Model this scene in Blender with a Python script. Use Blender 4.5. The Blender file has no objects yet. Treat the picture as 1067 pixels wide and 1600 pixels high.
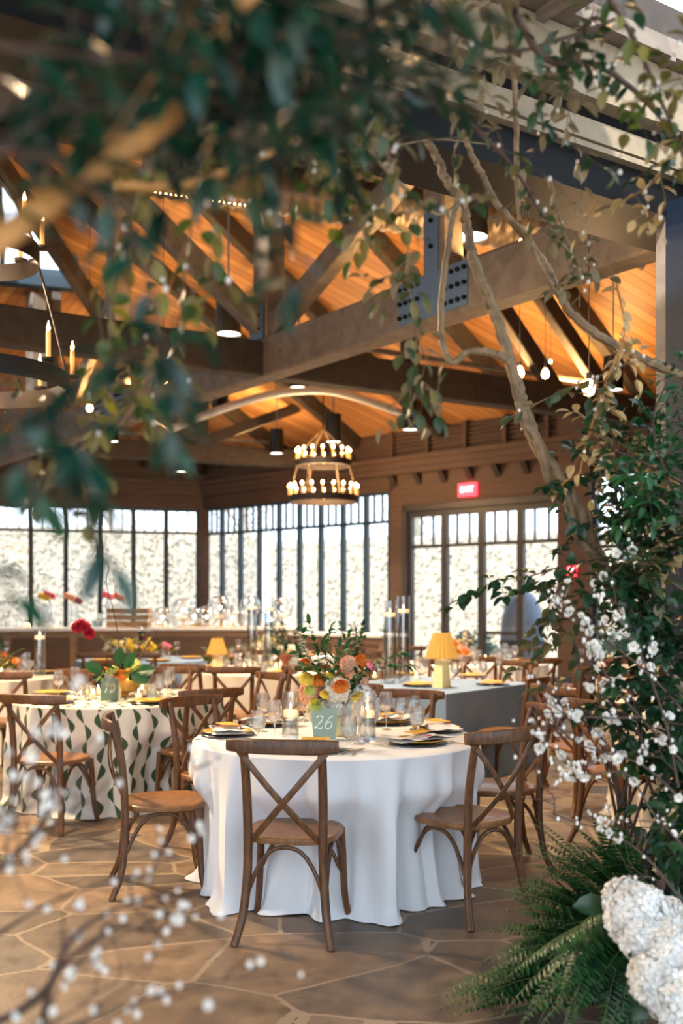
import bpy, math, random
from mathutils import Vector, Matrix
PI = math.pi
R = math.radians
V = Vector
col = bpy.context.scene.collection
scn = bpy.context.scene
random.seed(7)

# ------------------------------------------------------------------ camera, world, light
F = 1555.6
H = 1.48
cam_d = bpy.data.cameras.new('camera')
cam = bpy.data.objects.new('camera', cam_d)
col.objects.link(cam)
cam.location = (0, 0, H)
cam.rotation_euler = (PI / 2, 0, 0)
cam_d.sensor_fit = 'VERTICAL'
cam_d.sensor_height = 36
cam_d.lens = 35
cam_d.shift_y = 142 / 1600
cam_d.clip_start = 0.05
cam_d.dof.use_dof = True
cam_d.dof.focus_distance = 4.6
cam_d.dof.aperture_fstop = 1.8
scn.camera = cam
scn.view_settings.view_transform = 'Standard'
scn.view_settings.look = 'None'
scn.view_settings.gamma = 1
scn.view_settings.use_curve_mapping = False
scn.view_settings.exposure = 0.8

w = bpy.data.worlds.new('sky')
scn.world = w
w.use_nodes = True
nt = w.node_tree
bg = nt.nodes['Background']
bg.inputs[0].default_value = (0.72, 0.86, 1.0, 1)
bg.inputs[1].default_value = 2.0


def lamp(kind, name, loc, energy, color, aim=None, size=.3, size_y=None, spot=None, rot=None):
    d = bpy.data.lights.new(name, kind)
    d.energy = energy
    d.color = color
    if kind == 'AREA':
        d.size = size
        if size_y:
            d.shape = 'RECTANGLE'
            d.size_y = size_y
    elif kind == 'SUN':
        d.angle = size
    else:
        d.shadow_soft_size = size
    if spot:
        d.spot_size = spot
        d.spot_blend = .6
    o = bpy.data.objects.new(name, d)
    col.objects.link(o)
    o.location = loc
    if aim is not None:
        o.rotation_euler = (V(aim) - V(loc)).to_track_quat('-Z', 'Y').to_euler()
    if rot:
        o.rotation_euler = rot
    return o


WARM = (1.0, .62, .30)
lamp('SUN', 'sun', (-6, -10, 20), 7.0, (1, .95, .88), aim=(0, 6, 0), size=R(3))


def at(px, py, Y):
    return V(((px - 533.5) / F * Y, Y, H - (py - 942) / F * Y))


def on(px, py, z=0.0):
    Y = F * (H - z) / (py - 942)
    return V(((px - 533.5) / F * Y, Y, z))


# ------------------------------------------------------------------ materials
def mat(name, color, rough=.5, metal=0.0, **kw):
    m = bpy.data.materials.new(name)
    m.use_nodes = True
    b = m.node_tree.nodes['Principled BSDF']
    b.inputs['Base Color'].default_value = (*color, 1)
    b.inputs['Roughness'].default_value = rough
    b.inputs['Metallic'].default_value = metal
    for k, v in kw.items():
        b.inputs[k.replace('_', ' ')].default_value = v
    m.diffuse_color = (*color, 1)
    return m


def N(m, t, **kw):
    n = m.node_tree.nodes.new(t)
    for k, v in kw.items():
        if k.startswith('i_'):
            n.inputs[k[2:].replace('_', ' ')].default_value = v
        else:
            setattr(n, k, v)
    return n


def L(m, a, b):
    m.node_tree.links.new(a, b)


def ramp(m, fac, stops):
    r = N(m, 'ShaderNodeValToRGB')
    e = r.color_ramp.elements
    while len(e) < len(stops):
        e.new(.5)
    for i, (p, c) in enumerate(stops):
        e[i].position = p
        e[i].color = (*c, 1)
    L(m, fac, r.inputs[0])
    return r.outputs[0]


def math_n(m, op, a, b=None):
    n = N(m, 'ShaderNodeMath', operation=op)
    for i, x in enumerate((a, b)):
        if x is None:
            continue
        if isinstance(x, (int, float)):
            n.inputs[i].default_value = x
        else:
            L(m, x, n.inputs[i])
    return n.outputs[0]


def wood(name, c1, c2, rough=.45, scale=(3, 3, 30), rnd=.0, bump=.15, coat=0.0, coords='Object'):
    m = mat(name, c1, rough)
    b = m.node_tree.nodes['Principled BSDF']
    tc = N(m, 'ShaderNodeTexCoord')
    mp = N(m, 'ShaderNodeMapping')
    mp.inputs['Scale'].default_value = scale
    L(m, tc.outputs[coords], mp.inputs[0])
    no = N(m, 'ShaderNodeTexNoise', i_Scale=2.2, i_Detail=5.0, i_Distortion=.6)
    L(m, mp.outputs[0], no.inputs['Vector'])
    c = ramp(m, no.outputs[0], [(.3, c1), (.7, c2)])
    if rnd:
        oi = N(m, 'ShaderNodeObjectInfo')
        hv = N(m, 'ShaderNodeHueSaturation')
        v = math_n(m, 'MULTIPLY_ADD', oi.outputs['Random'], rnd)
        v.node.inputs[2].default_value = 1 - rnd / 2
        L(m, v, hv.inputs['Value'])
        L(m, c, hv.inputs['Color'])
        c = hv.outputs[0]
    L(m, c, b.inputs['Base Color'])
    bp = N(m, 'ShaderNodeBump', i_Strength=bump, i_Distance=.004)
    L(m, no.outputs[0], bp.inputs['Height'])
    L(m, bp.outputs[0], b.inputs['Normal'])
    b.inputs['Coat Weight'].default_value = coat
    return m


def leafmat(name, stops, under=None, rough=.38, trans=.25):
    """colour varies leaf by leaf; 'under' is the colour of the leaf's underside"""
    m = mat(name, stops[0][1], rough)
    b = m.node_tree.nodes['Principled BSDF']
    g = N(m, 'ShaderNodeNewGeometry')
    c = ramp(m, g.outputs['Random Per Island'], stops)
    if under:
        mx = N(m, 'ShaderNodeMix', data_type='RGBA')
        mx.inputs['B'].default_value = (*under, 1)
        L(m, g.outputs['Backfacing'], mx.inputs['Factor'])
        L(m, c, mx.inputs['A'])
        c = mx.outputs['Result']
    L(m, c, b.inputs['Base Color'])
    t = N(m, 'ShaderNodeBsdfTranslucent')
    L(m, c, t.inputs[0])
    ms = N(m, 'ShaderNodeMixShader')
    ms.inputs[0].default_value = trans
    L(m, b.outputs[0], ms.inputs[1])
    L(m, t.outputs[0], ms.inputs[2])
    L(m, ms.outputs[0], m.node_tree.nodes['Material Output'].inputs[0])
    return m


def emit(name, color, strength):
    m = mat(name, color, .5)
    b = m.node_tree.nodes['Principled BSDF']
    b.inputs['Emission Color'].default_value = (*color, 1)
    b.inputs['Emission Strength'].default_value = strength
    return m


def thin_glass(name, tint=(1, 1, 1), base=.04, edge=.75):
    m = bpy.data.materials.new(name)
    m.use_nodes = True
    n = m.node_tree
    n.nodes.remove(n.nodes['Principled BSDF'])
    t = N(m, 'ShaderNodeBsdfTransparent')
    t.inputs[0].default_value = (*tint, 1)
    g = N(m, 'ShaderNodeBsdfGlossy', i_Roughness=.03)
    lw = N(m, 'ShaderNodeLayerWeight', i_Blend=.35)
    f = math_n(m, 'MULTIPLY_ADD', lw.outputs['Facing'], edge)
    f.node.inputs[2].default_value = base
    f.node.use_clamp = True
    ms = N(m, 'ShaderNodeMixShader')
    L(m, f, ms.inputs[0])
    L(m, t.outputs[0], ms.inputs[1])
    L(m, g.outputs[0], ms.inputs[2])
    L(m, ms.outputs[0], n.nodes['Material Output'].inputs[0])
    return m


M = {}
M['chair'] = wood('chair_wood', (.062, .024, .008), (.165, .068, .022), .45, (22, 22, 6), rnd=.35, coat=.05)
M['seat'] = wood('seat_wood', (.16, .070, .024), (.30, .138, .050), .36, (30, 5, 5), rnd=.25, coat=.1)
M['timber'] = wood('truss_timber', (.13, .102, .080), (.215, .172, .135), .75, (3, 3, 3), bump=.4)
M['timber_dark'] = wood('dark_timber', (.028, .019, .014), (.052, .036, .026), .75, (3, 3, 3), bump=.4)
M['wall'] = wood('wall_wood', (.075, .043, .027), (.125, .074, .047), .65, (1, 1, 14), bump=.3)
M['pine'] = None
M['frame'] = mat('window_frame_paint', (.022, .045, .070), .45)
M['frame_dark'] = mat('door_frame_paint', (.045, .040, .038), .45)
M['steel'] = mat('galvanised_steel', (.10, .16, .25), .55, .2)
M['black_metal'] = mat('black_metal', (.004, .004, .005), .6, 0, Specular_IOR_Level=.15)
M['iron'] = mat('wrought_iron', (.02, .014, .011), .55, .5)
M['pendant'] = mat('pendant_metal', (.006, .006, .007), .3, 0, Specular_IOR_Level=.3)
M['duct'] = mat('duct_metal', (.62, .62, .62), .35, .3)
M['duct_dark'] = mat('dark_duct_metal', (.17, .125, .09), .4, .5)
M['glass'] = thin_glass('drinking_glass', (.99, .99, .99), .07, .42)
def clear_glass(name):
    m = bpy.data.materials.new(name)
    m.use_nodes = True
    n = m.node_tree
    n.nodes.remove(n.nodes['Principled BSDF'])
    t = N(m, 'ShaderNodeBsdfTransparent')
    g = N(m, 'ShaderNodeBsdfGlass', i_Roughness=.0, i_IOR=1.45)
    ms = N(m, 'ShaderNodeMixShader')
    ms.inputs[0].default_value = .6
    L(m, t.outputs[0], ms.inputs[1])
    L(m, g.outputs[0], ms.inputs[2])
    L(m, ms.outputs[0], n.nodes['Material Output'].inputs[0])
    return m


M['stemware'] = clear_glass('stemware_glass')
M['pane'] = thin_glass('window_glass', (.98, .99, 1), .03, .25)
M['water'] = thin_glass('water', (.90, .95, .97), .12, .5)
M['linen_white'] = mat('white_linen', (.80, .80, .82), .8, Sheen_Weight=.2)
M['linen_beige'] = mat('beige_linen', (.58, .53, .47), .85)
M['linen_grey'] = mat('blue_grey_linen', (.21, .31, .47), .85)
M['linen_pink'] = mat('pale_pink_linen', (.66, .56, .50), .85)
M['china'] = mat('white_china', (.85, .84, .82), .2)
M['mustard'] = mat('mustard_glaze', (.60, .34, .06), .3)
M['charger'] = mat('dark_charger_glaze', (.025, .03, .045), .25)
M['gold_paper'] = mat('mustard_paper', (.72, .42, .06), .6)
M['napkin'] = mat('white_napkin_cloth', (.82, .80, .80), .85)
M['ribbon'] = mat('red_ribbon', (.75, .10, .10), .6)
M['silver'] = mat('cutlery_gold', (.80, .66, .42), .25, 1.0)
M['wax'] = mat('candle_wax', (.90, .74, .52), .5, Emission_Strength=.7, Emission_Color=(1, .55, .22, 1))
M['flame'] = emit('flame', (1, .62, .22), 28)
M['wick'] = mat('wick', (.03, .02, .02), .9)
M['amber_candle'] = mat('amber_candle_sleeve', (.62, .25, .06), .5, Emission_Strength=.5, Emission_Color=(1, .4, .1, 1))
M['bulb'] = emit('bulb_glow', (1, .58, .24), 22)
M['lamp_lens'] = emit('pendant_lens', (1, .92, .76), 5)
M['exit'] = emit('exit_red', (1, .03, .05), 3)
M['exit_text'] = emit('exit_letters', (1, .62, .60), 3)
M['card'] = mat('sage_green_card', (.30, .40, .31), .5)
M['card_dark'] = mat('dark_sage_card', (.10, .17, .11), .5)
M['paint_white'] = mat('white_lettering', (.9, .9, .88), .5)
M['gold_bowl'] = mat('gold_bowl', (.62, .38, .10), .35, .5)
M['terracotta'] = mat('terracotta', (.30, .10, .045), .7)
M['stone_base'] = mat('pale_lamp_ceramic', (.78, .70, .38), .4)
M['bar_front'] = wood('bar_front_wood', (.22, .13, .075), (.34, .21, .12), .6, (2, 2, 10))
M['marble'] = mat('white_counter_top', (.82, .80, .77), .35)
M['dark_cloth'] = mat('dark_cover', (.03, .035, .05), .8)
M['bark'] = wood('willow_bark', (.10, .062, .030), (.29, .19, .095), .6, (8, 8, 8), bump=.5)
M['bark_dark'] = wood('dark_bark', (.035, .018, .012), (.09, .045, .03), .65, (8, 8, 8))
M['bark_orange'] = wood('orange_bark', (.28, .12, .03), (.48, .23, .06), .6, (8, 8, 8))
M['vine_stem'] = mat('green_stem', (.14, .16, .05), .6)
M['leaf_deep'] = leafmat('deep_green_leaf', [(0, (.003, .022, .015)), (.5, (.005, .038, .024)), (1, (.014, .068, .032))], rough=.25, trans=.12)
M['leaf_olive'] = leafmat('olive_leaf', [(0, (.018, .055, .010)), (.5, (.065, .10, .014)), (1, (.26, .22, .02))], under=(.17, .15, .04), rough=.4, trans=.3)
M['leaf_silver'] = leafmat('silverback_leaf', [(0, (.025, .055, .018)), (.5, (.055, .075, .024)), (1, (.16, .13, .04))], under=(.20, .16, .085), rough=.45, trans=.25)
M['leaf_gold'] = leafmat('tan_leaf', [(0, (.40, .25, .08)), (.5, (.50, .36, .15)), (1, (.58, .45, .25))], rough=.5, trans=.3)
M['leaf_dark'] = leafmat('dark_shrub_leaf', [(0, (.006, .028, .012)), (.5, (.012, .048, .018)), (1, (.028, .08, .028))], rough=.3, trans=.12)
M['leaf_bright'] = leafmat('bright_leaf', [(0, (.008, .060, .020)), (1, (.025, .13, .035))], rough=.4, trans=.25)
M['fern'] = leafmat('fern_green', [(0, (.005, .032, .012)), (.6, (.012, .07, .02)), (1, (.04, .15, .035))], rough=.42, trans=.25)
M['petal_white'] = leafmat('white_petals', [(0, (.80, .78, .72)), (1, (.92, .90, .88))], rough=.6, trans=.25)
M['petal_cream'] = leafmat('cream_petals', [(0, (.82, .74, .56)), (1, (.92, .88, .78))], rough=.6, trans=.25)
M['petal_peach'] = leafmat('peach_petals', [(0, (.85, .45, .25)), (1, (.92, .66, .50))], rough=.6, trans=.25)
M['petal_orange'] = leafmat('orange_petals', [(0, (.80, .20, .02)), (1, (.90, .36, .06))], rough=.6, trans=.25)
M['petal_yellow'] = leafmat('yellow_petals', [(0, (.85, .62, .04)), (1, (.95, .80, .20))], rough=.6, trans=.25)
M['petal_lime'] = leafmat('lime_petals', [(0, (.50, .58, .10)), (1, (.72, .75, .22))], rough=.6, trans=.25)
M['petal_pink'] = leafmat('pink_petals', [(0, (.80, .12, .25)), (1, (.90, .38, .48))], rough=.6, trans=.25)
M['petal_red'] = leafmat('crimson_petals', [(0, (.35, .01, .04)), (1, (.60, .03, .08))], rough=.6, trans=.25)
M['pollen'] = mat('blossom_centre', (.55, .5, .12), .7)
M['hedge'] = leafmat('outdoor_hedge', [(0, (.44, .42, .34)), (.6, (.52, .48, .40)), (1, (.60, .55, .47))], rough=.9, trans=.3)
M['hedge_green'] = leafmat('outdoor_shrub', [(0, (.12, .20, .15)), (1, (.26, .36, .28))], rough=.7, trans=.1)
M['paving_out'] = mat('pale_outdoor_paving', (.50, .48, .44), .8)
M['wire'] = mat('black_wire', (.02, .018, .016), .6)

# pine planks of the ceiling, run skewed to the rafters
m = mat('pine_planks', (.45, .2, .06), .5)
b = m.node_tree.nodes['Principled BSDF']
uv = N(m, 'ShaderNodeUVMap')
sx = N(m, 'ShaderNodeSeparateXYZ')
L(m, uv.outputs[0], sx.inputs[0])
yv = math_n(m, 'MULTIPLY', sx.outputs[1], 7.0)
fr = math_n(m, 'FRACT', yv)
fl = math_n(m, 'FLOOR', yv)
wn = N(m, 'ShaderNodeTexWhiteNoise', noise_dimensions='1D')
L(m, fl, wn.inputs['W'])
mp = N(m, 'ShaderNodeMapping')
mp.inputs['Scale'].default_value = (1.2, 22, 1)
L(m, uv.outputs[0], mp.inputs[0])
no = N(m, 'ShaderNodeTexNoise', i_Scale=1.5, i_Detail=4.0)
L(m, mp.outputs[0], no.inputs['Vector'])
mixv = math_n(m, 'ADD', math_n(m, 'MULTIPLY', wn.outputs[0], .5), math_n(m, 'MULTIPLY', no.outputs[0], .5))
c = ramp(m, mixv, [(.2, (.30, .125, .04)), (.5, (.42, .19, .06)), (.85, (.55, .27, .095))])
groove = math_n(m, 'LESS_THAN', fr, .07)
mx = N(m, 'ShaderNodeMix', data_type='RGBA')
mx.inputs['B'].default_value = (.09, .035, .015, 1)
L(m, groove, mx.inputs['Factor'])
L(m, c, mx.inputs['A'])
L(m, mx.outputs['Result'], b.inputs['Base Color'])
M['pine'] = m

# flagstone floor
m = mat('flagstone', (.4, .3, .2), .55)
b = m.node_tree.nodes['Principled BSDF']
tc = N(m, 'ShaderNodeTexCoord')
nz = N(m, 'ShaderNodeTexNoise', i_Scale=1.3, i_Detail=3.0)
L(m, tc.outputs['Object'], nz.inputs['Vector'])
vm = N(m, 'ShaderNodeVectorMath', operation='MULTIPLY_ADD')
L(m, nz.outputs['Color'], vm.inputs[0])
vm.inputs[1].default_value = (.16, .16, 0)
L(m, tc.outputs['Object'], vm.inputs[2])
mp = N(m, 'ShaderNodeMapping')
mp.inputs['Scale'].default_value = (1.55, 2.1, 0)
mp.inputs['Rotation'].default_value = (0, 0, .5)
L(m, vm.outputs[0], mp.inputs[0])
v1 = N(m, 'ShaderNodeTexVoronoi', feature='DISTANCE_TO_EDGE', i_Scale=1.0, i_Randomness=.95)
v2 = N(m, 'ShaderNodeTexVoronoi', feature='F1', i_Scale=1.0, i_Randomness=.95)
L(m, mp.outputs[0], v1.inputs['Vector'])
L(m, mp.outputs[0], v2.inputs['Vector'])
sc = N(m, 'ShaderNodeSeparateColor')
L(m, v2.outputs['Color'], sc.inputs[0])
stone = ramp(m, sc.outputs[0], [(0, (.075, .068, .064)), (.3, (.20, .135, .085)), (.5, (.11, .095, .085)), (.75, (.24, .16, .10)), (1, (.16, .125, .095))])
n2 = N(m, 'ShaderNodeTexNoise', i_Scale=7.0, i_Detail=7.0, i_Roughness=.65)
L(m, tc.outputs['Object'], n2.inputs['Vector'])
mott = ramp(m, n2.outputs[0], [(.3, (.45, .43, .42)), (.7, (1.35, 1.3, 1.2))])
mu = N(m, 'ShaderNodeMix', data_type='RGBA', blend_type='MULTIPLY')
mu.inputs['Factor'].default_value = .9
L(m, stone, mu.inputs['A'])
L(m, mott, mu.inputs['B'])
n3 = N(m, 'ShaderNodeTexNoise', i_Scale=40.0, i_Detail=3.0)
L(m, tc.outputs['Object'], n3.inputs['Vector'])
thr = math_n(m, 'MULTIPLY_ADD', n3.outputs[0], .026)
thr.node.inputs[2].default_value = .004
gr = math_n(m, 'LESS_THAN', v1.outputs['Distance'], thr)
mx = N(m, 'ShaderNodeMix', data_type='RGBA')
mx.inputs['B'].default_value = (.30, .225, .155, 1)
L(m, gr, mx.inputs['Factor'])
L(m, mu.outputs['Result'], mx.inputs['A'])
L(m, mx.outputs['Result'], b.inputs['Base Color'])
hgt = math_n(m, 'ADD', math_n(m, 'MULTIPLY', gr, -.6), n2.outputs[0])
bp = N(m, 'ShaderNodeBump', i_Strength=.5, i_Distance=.012)
L(m, hgt, bp.inputs['Height'])
L(m, bp.outputs[0], b.inputs['Normal'])
rr = ramp(m, n2.outputs[0], [(.3, (.35, .35, .35)), (.7, (.62, .62, .62))])
L(m, rr, b.inputs['Roughness'])
M['flag'] = m

# cream cloth printed with strings of half-moon leaves
m = mat('leaf_print_cloth', (.72, .68, .6), .85)
b = m.node_tree.nodes['Principled BSDF']
uv = N(m, 'ShaderNodeUVMap')
sx = N(m, 'ShaderNodeSeparateXYZ')
L(m, uv.outputs[0], sx.inputs[0])
wob = math_n(m, 'MULTIPLY', math_n(m, 'SINE', math_n(m, 'MULTIPLY', sx.outputs[1], 9.0)), .25)
u = math_n(m, 'ADD', math_n(m, 'MULTIPLY', sx.outputs[0], 8.5), wob)
fu = math_n(m, 'SUBTRACT', math_n(m, 'FRACT', u), .5)
cell = math_n(m, 'FLOOR', u)
vv = math_n(m, 'ADD', math_n(m, 'MULTIPLY', sx.outputs[1], 8.5), math_n(m, 'MULTIPLY', cell, .37))
s = math_n(m, 'MULTIPLY', math_n(m, 'SINE', math_n(m, 'MULTIPLY', vv, PI)), .36)
t = math_n(m, 'DIVIDE', fu, s)
k = math_n(m, 'MULTIPLY', math_n(m, 'GREATER_THAN', t, 0.0), math_n(m, 'LESS_THAN', t, 1.0))
mx = N(m, 'ShaderNodeMix', data_type='RGBA')
mx.inputs['A'].default_value = (.72, .68, .60, 1)
mx.inputs['B'].default_value = (.045, .085, .04, 1)
L(m, k, mx.inputs['Factor'])
L(m, mx.outputs['Result'], b.inputs['Base Color'])
M['linen_leaf'] = m

# pleated mustard lampshade, lit from inside
m = mat('pleated_shade', (.36, .18, .025), .8, Emission_Strength=.55, Emission_Color=(1, .55, .12, 1))
m.node_tree.nodes['Principled BSDF'].inputs['Emission Strength'].default_value = .22
M['shade'] = m


# ------------------------------------------------------------------ mesh builder
class MB:
    def __init__(s):
        s.v = []
        s.f = []
        s.uv = None

    def add(s, vs, fs):
        o = len(s.v)
        s.v += [tuple(p) for p in vs]
        s.f += [tuple(i + o for i in f) for f in fs]
        return s

    def box(s, c, d, rz=0.0):
        c = V(c)
        m3 = Matrix.Rotation(rz, 3, 'Z')
        vs = [c + m3 @ V((x * d[0] / 2, y * d[1] / 2, z * d[2] / 2)) for x in (-1, 1) for y in (-1, 1) for z in (-1, 1)]
        return s.add(vs, [(0, 1, 3, 2), (4, 6, 7, 5), (0, 4, 5, 1), (2, 3, 7, 6), (0, 2, 6, 4), (1, 5, 7, 3)])

    def beam(s, p0, p1, wd, ht, up=(0, 0, 1), ch=0.0):
        """rectangular bar from p0 to p1 (centre line)"""
        p0, p1 = V(p0), V(p1)
        d = (p1 - p0).normalized()
        sd = d.cross(V(up)).normalized()
        u = sd.cross(d)
        a, b_ = wd / 2, ht / 2
        if ch <= 0:
            ch = min(wd, ht) * .08
        prof = [(-a + ch, -b_), (a - ch, -b_), (a, -b_ + ch), (a, b_ - ch), (a - ch, b_), (-a + ch, b_), (-a, b_ - ch), (-a, -b_ + ch)]
        vs = [p + sd * x + u * y for p in (p0, p1) for x, y in prof]
        n = 8
        fs = [(i, (i + 1) % n, n + (i + 1) % n, n + i) for i in range(n)]
        fs += [tuple(reversed(range(n))), tuple(range(n, 2 * n))]
        return s.add(vs, fs)

    def sweep(s, pts, rad, n=8, up=(0, 0, 1), cap=True, square=False):
        """tube along pts; rad: one (w,h) or r, or one per point"""
        pts = [V(p) for p in pts]
        k = len(pts)
        if not isinstance(rad, list):
            rad = [rad] * k
        vs = []
        u0 = V(up)
        prev = None
        for i, p in enumerate(pts):
            d = (pts[min(i + 1, k - 1)] - pts[max(i - 1, 0)])
            d = d.normalized() if d.length > 1e-9 else V((0, 0, 1))
            if prev is None:
                sd = d.cross(u0)
                if sd.length < 1e-3:
                    sd = d.cross(V((0, 1, 0)))
            else:
                sd = prev - d * prev.dot(d)
            sd.normalize()
            prev = sd
            uu = sd.cross(d)
            r = rad[i]
            a, b_ = r if isinstance(r, tuple) else (r, r)
            for j in range(n):
                t = 2 * PI * (j + .5 * square) / n
                cx, cy = math.cos(t), math.sin(t)
                if square:
                    q = (abs(cx) ** 3.2 + abs(cy) ** 3.2) ** (-1 / 3.2)
                    cx *= q
                    cy *= q
                vs.append(p + sd * (a * cx) + uu * (b_ * cy))
        fs = []
        for i in range(k - 1):
            for j in range(n):
                j2 = (j + 1) % n
                fs.append((i * n + j, i * n + j2, (i + 1) * n + j2, (i + 1) * n + j))
        if cap:
            fs.append(tuple(reversed(range(n))))
            fs.append(tuple(range((k - 1) * n, k * n)))
        return s.add(vs, fs)

    def lathe(s, prof, n=20, c=(0, 0, 0), cap=False, pleat=0.0, sq=0.0):
        c = V(c)
        vs = []
        for r, z in prof:
            for j in range(n):
                t = 2 * PI * j / n
                rr = r * (1 + (pleat if j % 2 else 0))
                vs.append(c + V((rr * math.cos(t), rr * math.sin(t), z)))
        fs = []
        for i in range(len(prof) - 1):
            for j in range(n):
                j2 = (j + 1) % n
                fs.append((i * n + j, i * n + j2, (i + 1) * n + j2, (i + 1) * n + j))
        if cap:
            fs.append(tuple(reversed(range(n))))
            fs.append(tuple((len(prof) - 1) * n + j for j in range(n)))
        return s.add(vs, fs)

    def ball(s, c, r, n=8, sz=1.0):
        k = max(3, n // 2)
        prof = [(max(1e-4, r * math.sin(PI * i / k)), -r * sz * math.cos(PI * i / k)) for i in range(k + 1)]
        return s.lathe(prof, n, c)

    def leaf(s, p, d, nrm, ln, wd, droop=.25, fold=.18, tip=1.0):
        p, d = V(p), V(d).normalized()
        sd = d.cross(V(nrm))
        if sd.length < 1e-3:
            sd = d.orthogonal()
        sd.normalize()
        nn = sd.cross(d)
        st = [(.22, .72), (.5, 1.0), (.78, .70 * tip)]
        vs = [p]
        for t, k in st:
            c = p + d * (ln * t) - nn * (droop * ln * t * t)
            up = nn * (fold * wd * k)
            vs += [c - sd * (wd * .5 * k) + up, c, c + sd * (wd * .5 * k) + up]
        vs.append(p + d * ln - nn * (droop * ln))
        fs = [(0, 2, 1), (0, 3, 2), (1, 2, 5, 4), (2, 3, 6, 5), (4, 5, 8, 7), (5, 6, 9, 8), (7, 8, 10), (8, 9, 10)]
        return s.add(vs, fs)

    def build(s, name, material, parent=None, smooth=True, uv=None):
        me = bpy.data.meshes.new(name)
        me.from_pydata(s.v, [], s.f)
        if uv:
            ul = me.uv_layers.new(name='UVMap')
            for lp in me.loops:
                ul.data[lp.index].uv = uv[lp.vertex_index]
        me.materials.append(material)
        if smooth:
            me.polygons.foreach_set('use_smooth', [True] * len(me.polygons))
            if hasattr(me, 'set_sharp_from_angle'):
                me.set_sharp_from_angle(angle=R(38))
        me.update()
        o = bpy.data.objects.new(name, me)
        col.objects.link(o)
        if parent:
            o.parent = parent
        return o


def tag(o, label, cat, group=None, kind=None):
    o['label'] = label
    o['category'] = cat
    if group:
        o['group'] = group
    if kind:
        o['kind'] = kind
    return o


def thing(name, label, cat, loc=(0, 0, 0), rz=0.0, group=None):
    o = bpy.data.objects.new(name, None)
    o.empty_display_size = .1
    col.objects.link(o)
    o.location = loc
    o.rotation_euler = (0, 0, rz)
    return tag(o, label, cat, group)


def struct(name, mb, m_, parent=None, smooth=False, uv=None):
    o = mb.build(name, m_, parent, smooth, uv)
    if not parent:
        o['kind'] = 'structure'
    return o


KIDS = {}


def kids(o):
    return [c for c in o.children]


def dup(o, loc=None, rz=None, label=None, group=None, parent=None, scale=None):
    c = o.copy()
    col.objects.link(c)
    if parent:
        c.parent = parent
    for ch in list(o.children):
        dup(ch, parent=c)
    if loc is not None:
        c.location = loc
    if rz is not None:
        c.rotation_euler = (0, 0, rz)
    if scale is not None:
        c.scale = (scale,) * 3 if isinstance(scale, (int, float)) else scale
    if label:
        c['label'] = label
    if group:
        c['group'] = group
    return c


USED = set()


def put(proto, loc, rz, label, group=None, scale=None):
    """first use moves the prototype itself, later uses copy it"""
    if proto.name not in USED:
        USED.add(proto.name)
        proto.location = loc
        proto.rotation_euler = (0, 0, rz)
        if scale:
            proto.scale = (scale,) * 3
        proto['label'] = label
        if group:
            proto['group'] = group
        return proto
    c = dup(proto, loc, rz, label, group, scale=scale)
    if not group and 'group' in c:
        del c['group']
    return c


def catmull(P, n=6):
    P = [V(p) for p in P]
    if len(P) < 3:
        return P
    Q = [P[0] * 2 - P[1]] + P + [P[-1] * 2 - P[-2]]
    out = []
    for i in range(1, len(Q) - 2):
        a, b_, c_, d_ = Q[i - 1], Q[i], Q[i + 1], Q[i + 2]
        for k in range(n):
            t = k / n
            out.append(.5 * ((2 * b_) + (c_ - a) * t + (2 * a - 5 * b_ + 4 * c_ - d_) * t * t + (3 * b_ - a - 3 * c_ + d_) * t ** 3))
    out.append(P[-1])
    return out


# ------------------------------------------------------------------ the building
K = V((-2.83, 20.4, 0))            # corner where the two window walls meet
bB = V((.745, -.667, 0))           # along the back right wall
nB = V((-.667, -.745, 0))          # into the room
aA = V((-.954, -.298, 0))
nA = V((.298, -.954, 0))
J = V((1.52, 4.7, 0))              # right jamb of the entrance portal
wP = V((.848, .53, 0))
nP = V((-.53, .848, 0))
angB = math.atan2(bB.y, bB.x)
angA = math.atan2(aA.y, aA.x)
angP = math.atan2(wP.y, wP.x)


def WB(t, d=0.0, z=0.0):
    return K + bB * t + nB * d + V((0, 0, z))


def WA(t, d=0.0, z=0.0):
    return K + aA * t + nA * d + V((0, 0, z))


def WP(t, d=0.0, z=0.0):
    return J + wP * t + nP * d + V((0, 0, z))


fl = MB()
fl.add([(-16, -4, 0), (10, -4, 0), (10, 24, 0), (-16, 24, 0)], [(0, 1, 2, 3)])
fl.add([(-16, -4, -.12), (10, -4, -.12), (10, 24, -.12), (-16, 24, -.12)], [(3, 2, 1, 0)])
struct('floor', fl, M['flag'])
g = MB()
g.add([(-60, -40, -.16), (60, -40, -.16), (60, 80, -.16), (-60, 80, -.16)], [(0, 1, 2, 3)])
struct('ground', g, M['paving_out'])


def slab(mb, F_, t0, t1, z0, z1, d0=-.16, d1=.0):
    """box on a wall frame F_: t along, d into the room"""
    vs = [F_(t, d, z) for t in (t0, t1) for d in (d0, d1) for z in (z0, z1)]
    mb.add(vs, [(0, 1, 3, 2), (4, 6, 7, 5), (0, 4, 5, 1), (2, 3, 7, 6), (0, 2, 6, 4), (1, 5, 7, 3)])


SILL = .85
HEAD = 3.4
EAVE = 4.4
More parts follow.
